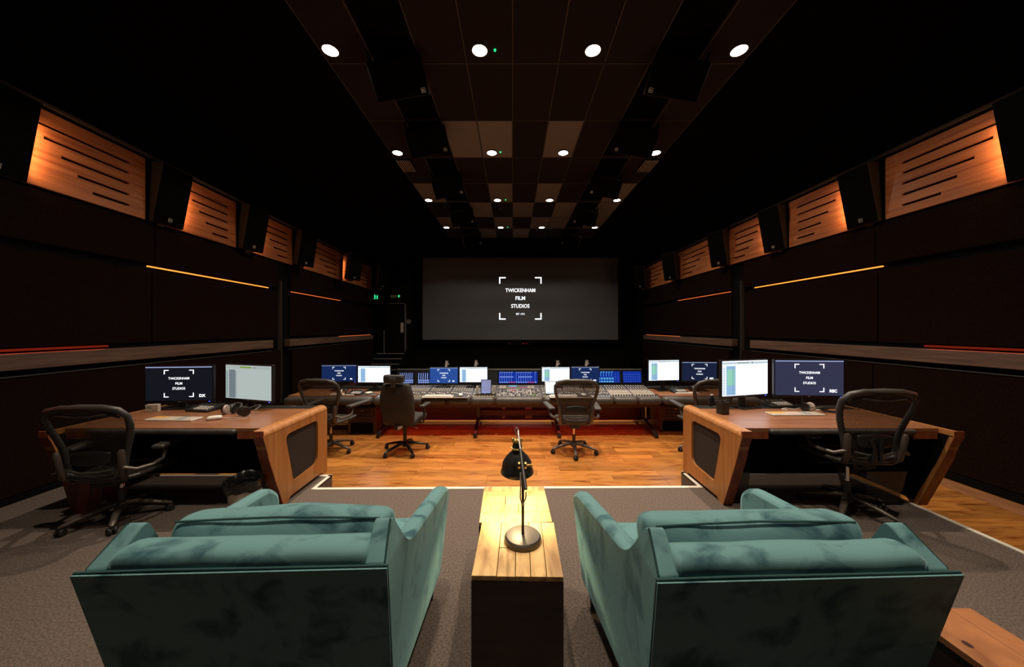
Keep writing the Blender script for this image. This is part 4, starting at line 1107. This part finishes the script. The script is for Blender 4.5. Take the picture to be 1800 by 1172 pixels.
# ------------------------------------------------------------------ the mixing console
CY0 = 5.62; CY1 = 6.30; CZ0 = .475; CZ1 = .56
bounds = [-2.29, -1.87, -1.47, -1.08, -.69, -.29, .50, .89, 1.28, 1.66, 2.055, 2.45]
con = thing('mixing_console', 'long mixing console with fader modules and padded armrest', 'mixing console', (0, 6.0, FZ))
def CW(x0, x1, y0, y1, z0, z1): return (x0, x1, y0-6.0, y1-6.0, z0-FZ, z1-FZ)
MB().box(*CW(-2.29, 2.45, 5.60, 6.34, .30, CZ0-.01)).build('chassis', M['rack'], con, bevel=.01)
mp = MB().box(*CW(-2.29, 2.45, 6.27, 6.30, -.082, .44)).build('modesty_panel', M['rack'], con)
MB().box(*CW(-2.29, 2.45, 6.262, 6.302, -.090, -.082)).build('bottom_edge', M['palebar'], mp)
for k, (a, b) in enumerate(zip(bounds, bounds[1:])):
    # padded armrest segment
    MB().rbox(((a+b)/2, 5.53-6.0, .43-FZ), ((b-a)/2-.006, .085, .062), .055, 5).build('armrest_pad', M['padleather'], con, smooth=60)
    wdt = b-a; L = CY1-CY0; an = math.atan2(CZ1-CZ0, L); Mm = T(a, CY0-6.0, CZ0-FZ) @ RX(an)
    mod = MB(Mm).box(.003, wdt-.003, 0, L, -.02, .0).build('fader_module', M['panelgrey' if k < 9 else 'panelgrey'], con, bevel=.002)
    kn = MB(Mm); li = MB(Mm); st = MB(Mm); dk = MB(Mm); cw = MB(Mm)
    if k == 5:          # master section: mixed keys
        for r_ in range(12):
            for q in range(22):
                x = .03+q*(wdt-.06)/22; y = .03+r_*.048
                rr = random.random()
                tgt = kn if rr < .35 else dk if rr < .75 else st
                if r_ < 8: tgt.box(x, x+.02, y, y+.024, 0, .008)
        for q in (0, 1, 8.2, 9.3):
            for r_ in (0, 1): st.box(.05+q*.062, .05+q*.062+.055, .44+r_*.09, .515+r_*.09, 0, .012)
        MB(Mm).box(.22, .37, .585, .625, 0, .004).build('counter_display', M['e_cyan'], mod)
        MB(Mm).box(.20, .36, .50, .515, 0, .004).box(.40, .55, .50, .515, 0, .004).box(.24, .34, .34, .352, 0, .012).build('red_keys', M['e_pinkred'], mod)
        MB(Mm).box(.17, .21, .44, .46, 0, .012).box(.36, .41, .45, .47, 0, .012).box(.62, .68, .08, .10, 0, .012).build('green_keys', M['e_lime'], mod)
    elif k >= 9:        # two plain fader banks with slanted rows
        for q in range(8):
            x = .02+q*(wdt-.03)/8
            for y in (.47, .58): dk.box(x, x+.018, y, y+.075, 0, .010); kn.box(x+.022, x+.034, y, y+.075, 0, .006)
            st.box(x, x+.036, .40, .43, 0, .008)
            for y in (.10, .22, .31): kn.box(x+.006, x+.03, y, y+.025, 0, .010)
            dk.box(x+.012, x+.020, .05, .09, 0, .012); dk.box(x+.008, x+.026, .03, .055, 0, .02)
        st.box(.01, wdt-.01, .02, .38, 0, .002)
    else:
        for q in range(8):
            x = .02+q*(wdt-.03)/8
            for y in (.30, .36, .42, .50, .58):
                kn.cyl((x+.016, y, 0), (x+.016, y, .018), .008, 8)
            for y in (.33, .39): li.box(x+.008, x+.024, y, y+.010, 0, .006)
            if k != 8: cw.box(x+.006, x+.026, .455, .466, 0, .006)
            dk.box(x+.012, x+.018, .04, .26, 0, .003); kn.box(x+.004, x+.028, .10+.02*((q*3+k) % 4), .13+.02*((q*3+k) % 4), .003, .02)
            (li if k not in (0, 8) else cw).box(x+.007, x+.025, .015, .033, 0, .008)
    for mb_, m_, nm in ((kn, 'knobwhite', 'knobs'), (dk, 'plastic', 'fader_slots'), (st, 'stripgrey', 'keys'), (li, 'e_amber', 'lit_keys'), (cw, 'e_keywhite', 'lit_keys')):
        if mb_.v:
            o = mb_.build(nm, M[m_], mod); o['kind'] = 'stuff'
# added red strip and lamp, no known source, tint the floor under the chassis
ls = MB().box(*CW(-2.2, 2.4, 5.70, 5.72, .292, .30)).build('added_red_strip', M['e_red'], con)
ld = bpy.data.lights.new('added_red_fill', 'AREA'); ld.shape = 'RECTANGLE'; ld.size = 4.6; ld.size_y = .04; ld.energy = 6.5; ld.color = (1, .02, .008)
lo = bpy.data.objects.new('added_red_fill', ld); COL.objects.link(lo); lo.parent = con; lo.location = (.1, 5.71-6.0, .288-FZ)
# meter bridge behind
MB().prism([(6.30-6.0, .50-FZ), (6.36-6.0, .835-FZ), (6.42-6.0, .835-FZ), (6.46-6.0, .44-FZ)], -2.19, 2.45, 'x').build('meter_bridge', M['plastic'], con, bevel=.004)
MB().box(*CW(-2.19, 2.45, 6.355, 6.425, .835, .845)).build('bridge_rail', M['steel'], con)
def meter(x0, x1, z0, z1, kind):
    # tilted with the bridge face
    y0 = 6.30 + .06*(z0-.50)/.335; y1 = 6.30 + .06*(z1-.50)/.335
    an = -math.atan2(.06, .335)
    Mm = T(x0, y0-6.0-.002, z0-FZ) @ RX(an); wd, h = x1-x0, (z1-z0)
    bz = MB(Mm).box(-.02, wd+.02, -.012, .01, -.02, h+.02).build('meter_frame', M['gloss'], con, bevel=.003)
    bg = {'blue': 'e_meter', 'dark': 'e_meterdk', 'bars': 'e_meter'}[kind]
    MB(Mm).box(0, wd, -.0145, -.012, 0, h).build('meter_screen', M[bg], bz)
    ln = MB(Mm); cy = MB(Mm); rd = MB(Mm)
    n_ = {'blue': 16, 'dark': 7, 'bars': 8}[kind]
    for q in range(n_):
        x = wd*(.02+q/n_*.97); ww = wd/n_
        if kind == 'dark':
            ln.box(x, x+ww*.25, -.016, -.0145, h*.35, h*.95); ln.box(x, x+ww*.8, -.016, -.0145, h*.22, h*.32); ln.box(x, x+ww*.7, -.016, -.0145, h*.03, h*.15)
        elif kind == 'blue':
            if q % 8 not in (6,):
                ln.box(x, x+.003, -.016, -.0145, h*.06, h*.93); ln.box(x, x+ww*.6, -.016, -.0145, h*.93, h*.98)
            if q % 8 < 6: ln.box(x, x+ww*.9, -.016, -.0145, h*.52, h*.58)
            (rd if q % 8 in (4, 5, 6) else ln).box(x, x+ww*.6, -.016, -.0145, h*.03, h*.12)
        else:
            tgt = cy if kind == 'bars' and x0 < 2.0 and q < 6 else None
            if tgt:
                tgt.box(x, x+.004, -.016, -.0145, h*.55, h*.95); tgt.box(x, x+ww*.5, -.016, -.0145, h*.92, h*.97)
                for zz in (.04, .10, .28, .38): tgt.box(x, x+ww*.7, -.016, -.0145, h*zz, h*(zz+.05))
            else:
                for zz in (.1, .3, .5, .7): ln.box(x+ww*.2, x+ww*.5, -.016, -.0145, h*zz, h*(zz+.02))
    for mb_, m_, nm in ((ln, 'e_meterline', 'meter_lines'), (cy, 'e_cyan', 'meter_lines'), (rd, 'e_pinkred', 'meter_labels')):
        if mb_.v:
            o = mb_.build(nm, M[m_], bz); o['kind'] = 'stuff'
meter(-2.13, -1.86, .585, .79, 'dark'); meter(-1.78, -1.48, .585, .79, 'dark')
meter(-.26, .47, .59, .80, 'blue'); meter(1.60, 2.02, .60, .81, 'bars'); meter(2.08, 2.42, .60, .81, 'bars')
# legs with sloping feet
for x in (-2.19, -.61, .76, 2.34):
    MB().box(*CW(x-.03, x+.03, 5.98, 6.10, -.08, .32)).prism([(5.44-6.0, .0), (5.44-6.0, .05), (5.50-6.0, .085), (5.95-6.0, .19), (6.10-6.0, .19), (6.44-6.0, .06), (6.44-6.0, .0), (6.36-6.0, .0), (6.05-6.0, .10), (5.98-6.0, .10), (5.52-6.0, .0)], x-.028, x+.028, 'x').build('leg', M['gloss'], con, bevel=.006)
    MB().cyl((x, 5.50-6.0, 0), (x, 5.50-6.0, .03), .03, 14).build('foot', M['steel'], con, smooth=40)
# pale bracket frame seen below the console centre
MB().box(*CW(-.20, -.137, 6.235, 6.262, -.05, .16)).box(*CW(.233, .36, 6.235, 6.262, -.05, .16)).box(*CW(-.20, .36, 6.235, 6.262, .16, .172)).build('support_frame', M['palebar'], con, bevel=.003)
MB().box(*CW(-.6, .72, 6.14, 6.20, .026, .12)).build('cable_beam', M['rack'], con)

# keyboard trays resting on the armrest
def tray(x0, x1, nm, kx, mxx):
    t = thing('keyboard_tray', f'grey keyboard tray on the {nm} half of the console armrest', 'tray', ((x0+x1)/2, 5.50, .497))
    w_ = (x1-x0)/2
    MB().box(-w_, w_, -.10, .09, 0, .014).build('board', M['palebar'], t, bevel=.005)
    k = thing('keyboard', f'pale keyboard on the {nm} console tray', 'keyboard', (kx, 5.50, .512))
    MB().box(-.215, .215, -.06, .06, 0, .012).build('case', M['offwhite'], k, bevel=.003)
    ks = MB()
    for i in range(16):
        for j in range(4): ks.box(-.207+i*.026, -.207+i*.026+.022, -.052+j*.026, -.052+j*.026+.022, .012, .015)
    o = ks.build('keys', M['white'], k); o['kind'] = 'stuff'
    o = MB().box(-.12, .12, -.095, .085, 0, .003).build('mouse_mat', M['darkgrey']); o.location = (mxx, 5.50, .512); tag(o, f'dark mouse mat on the {nm} console tray', 'mouse mat')
    mouse(f'white mouse on the {nm} console tray', (mxx, 5.50, .516), 10)
tray(-1.47, -.72, 'left', -1.22, -.85)
tray(.60, 1.36, 'right', .84, 1.16)
# tablets
def tablet(label, x, y, z, w_, h, rz, ry, m, case):
    t = thing('tablet', label, 'tablet', (x, y, z), R(rz), rx=R(-22))
    MB().box(-w_/2, w_/2, 0, .01, 0, h).build('case', M[case], t, bevel=.003)
    MB().box(-w_/2+.012, w_/2-.012, -.002, .0, .012, h-.012).build('display', M[m], t)
    q = MB(); 
    for k in range(6): q.box(-w_*.3+k*.016, -w_*.3+k*.016+.010, -.003, -.002, h*(.55+.05*(k % 3)), h*(.57+.05*(k % 3)))
    q.box(-w_*.38, w_*.38, -.003, -.002, .02, .03)
    o = q.build('icons', M['e_meterline'], t); o['kind'] = 'stuff'
tablet('upright tablet with a violet screen left of the console centre', -.455, 5.72, .505, .185, .25, 0, 0, 'e_tablet', 'gloss')
tablet('bright white tablet in a silver case right of the console centre', .655, 5.70, .505, .20, .22, 4, 0, 'e_white', 'steel')
for (x, nm) in ((-.455, 'left'),):
    t = thing('control_pod', f'knobbed controller pod under the {nm} console tablet', 'controller', (-.46, 5.74, .482))
    MB().box(-.17, .17, -.06, .10, 0, .02).build('case', M['plastic'], t)
    kk = MB()
    for q in range(6):
        for s in (-1, 1): kk.cyl((s*.145, .02, .02+q*.022), (s*.145, .0, .02+q*.022), .009, 8)
    kk.box(-.165, -.125, .02, .03, .02, .15).box(.125, .165, .02, .03, .02, .15)
    kk.build('knob_bars', M['knobwhite'], t, smooth=40)

# console monitors
g = 'monitors on the mixing console'
monitor('navy monitor with studio logo, left pair on the console', (780.5-901)/95, 6.19, .585, .905, .535, 0, 'logo', 'FX', desk_z=.545, bg='e_blue', group=g, bracket=True, led=False)
monitor('white editing monitor, left pair on the console', (832.5-901)/95, 6.19, .605, .912, .53, 0, 'daw', desk_z=.545, group=g, bracket=True, led=False)
monitor('white editing monitor, right pair on the console', (976.5-901)/95, 6.19, .62, .912, .53, 0, 'tracks', desk_z=.545, group=g, bracket=True, led=False)
monitor('navy monitor with studio logo, right pair on the console', (1028-901)/95, 6.19, .60, .918, .53, 0, 'logo', 'REC', desk_z=.545, bg='e_navy', group=g, bracket=True, led=False)

# ------------------------------------------------------------------ wing desks at both console ends
def wing(label, x0, x1, nm):
    cx = (x0+x1)/2; t = thing('wing_desk', label, 'desk', (cx, 6.0, FZ)); a, b = x0-cx, x1-cx
    MB().box(a, b, 5.60-6, 6.22-6, .46-FZ, .500-FZ).build('desktop', M['walnut'], t, bevel=.004)
    MB().box(a, b, 6.22-6, 6.42-6, .44-FZ, .520-FZ).build('cable_tray', M['plastic'], t, bevel=.004)
    MB().rbox(((a+b)/2, 5.53-6, .43-FZ), ((b-a)/2-.006, .085, .062), .055, 6).build('armrest_pad', M['padleather'], t, smooth=60)
    e = (a, a+.03) if nm == 'left' else (b-.03, b)
    MB().box(*e, 5.65-6, 6.35-6, 0, .46-FZ).build('side_panel', M['rack'], t)
    MB().box(a+.03, b-.03, 6.25-6, 6.27-6, .08, .44-FZ).build('modesty_panel', M['rack'], t)
wing('left wooden wing desk joined to the console end', -3.75, -2.30, 'left')
wing('right wooden wing desk joined to the console end', 2.46, 4.05, 'right')
def rackcab(label, x0, x1, y, group='rack cabinets under the wing desks'):
    t = thing('rack_cabinet', label, 'cabinet', ((x0+x1)/2, y, FZ), 0, group); w_ = (x1-x0)/2
    MB().box(-w_, w_, 0, .52, 0, .452).build('body', M['rack'], t, bevel=.006)
    MB().box(-w_*.78, w_*.78, -.006, 0, .02, .19).build('lower_door', M['black'], t)
    for z in (.425, .37, .315, .265, .215):
        MB().box(-w_*.62, w_*.62, -.008, .001, z-.007, z+.002).build('vent_slot', M['black'], t)
        MB().box(-w_*.62, w_*.62, -.010, 0, z+.002, z+.006).build('slot_lip', M['doortrim'], t)
    MB().box(-.03, .03, -.010, 0, .393, .400).build('indicator_dots', M['brass'], t)
rackcab('dark mahogany rack cabinet under the left wing desk', -2.78, -2.30, 5.66)
rackcab('dark mahogany rack cabinet under the right wing desk', 2.53, 3.10, 5.80)
WD = .501
g = 'monitors on the wing desks'
monitor('navy monitor with studio logo on the left wing desk', (595.5-901)/97.7, 6.05, .644, .966, .632, 3, 'logo', 'FX', desk_z=WD, bg='e_navy', group=g)
monitor('white editing monitor on the left wing desk', (657-901)/97.7, 6.05, .624, .951, .606, -2, 'daw', desk_z=WD, group=g, led=False)
monitor('white editing monitor on the right wing desk', (1167.5-901)/97.7, 6.05, .66, 1.056, .606, 8, 'tracks', desk_z=WD, group=g)
monitor('navy monitor with studio logo on the right wing desk', (1230-901)/97.7, 6.05, .65, 1.024, .622, -4, 'logo', 'REC', desk_z=WD, bg='e_navydark2', group=g)
def PW(x, y): return P(x, y, WD)
headphones('headphones with one pale ear pad on the left wing desk', PW(604, 694), 20)
controller('small black controller on the left wing desk', PW(625, 693), -4, .24, .15)
keyboard('flat pale keyboard on the left wing desk', (-2.86, 5.67, WD), -2, .42, .11, None, False)
o = MB().box(-.13, .13, -.09, .09, 0, .003).build('mouse_mat', M['darkgrey']); o.location = (-2.45, 5.70, WD); tag(o, 'dark mouse mat on the left wing desk', 'mouse mat')
mouse('white mouse on the left wing desk mat', (-2.45, 5.72, WD+.004), -30)
controller('small black controller on the right wing desk', PW(1194, 689.5), 6, .26, .15)
headphones('headphones with one pale ear pad on the right wing desk', PW(1217, 687), 190)
keyboard('flat pale keyboard on the right wing desk', PW(1207, 691), 1, .40, .11, None, False)
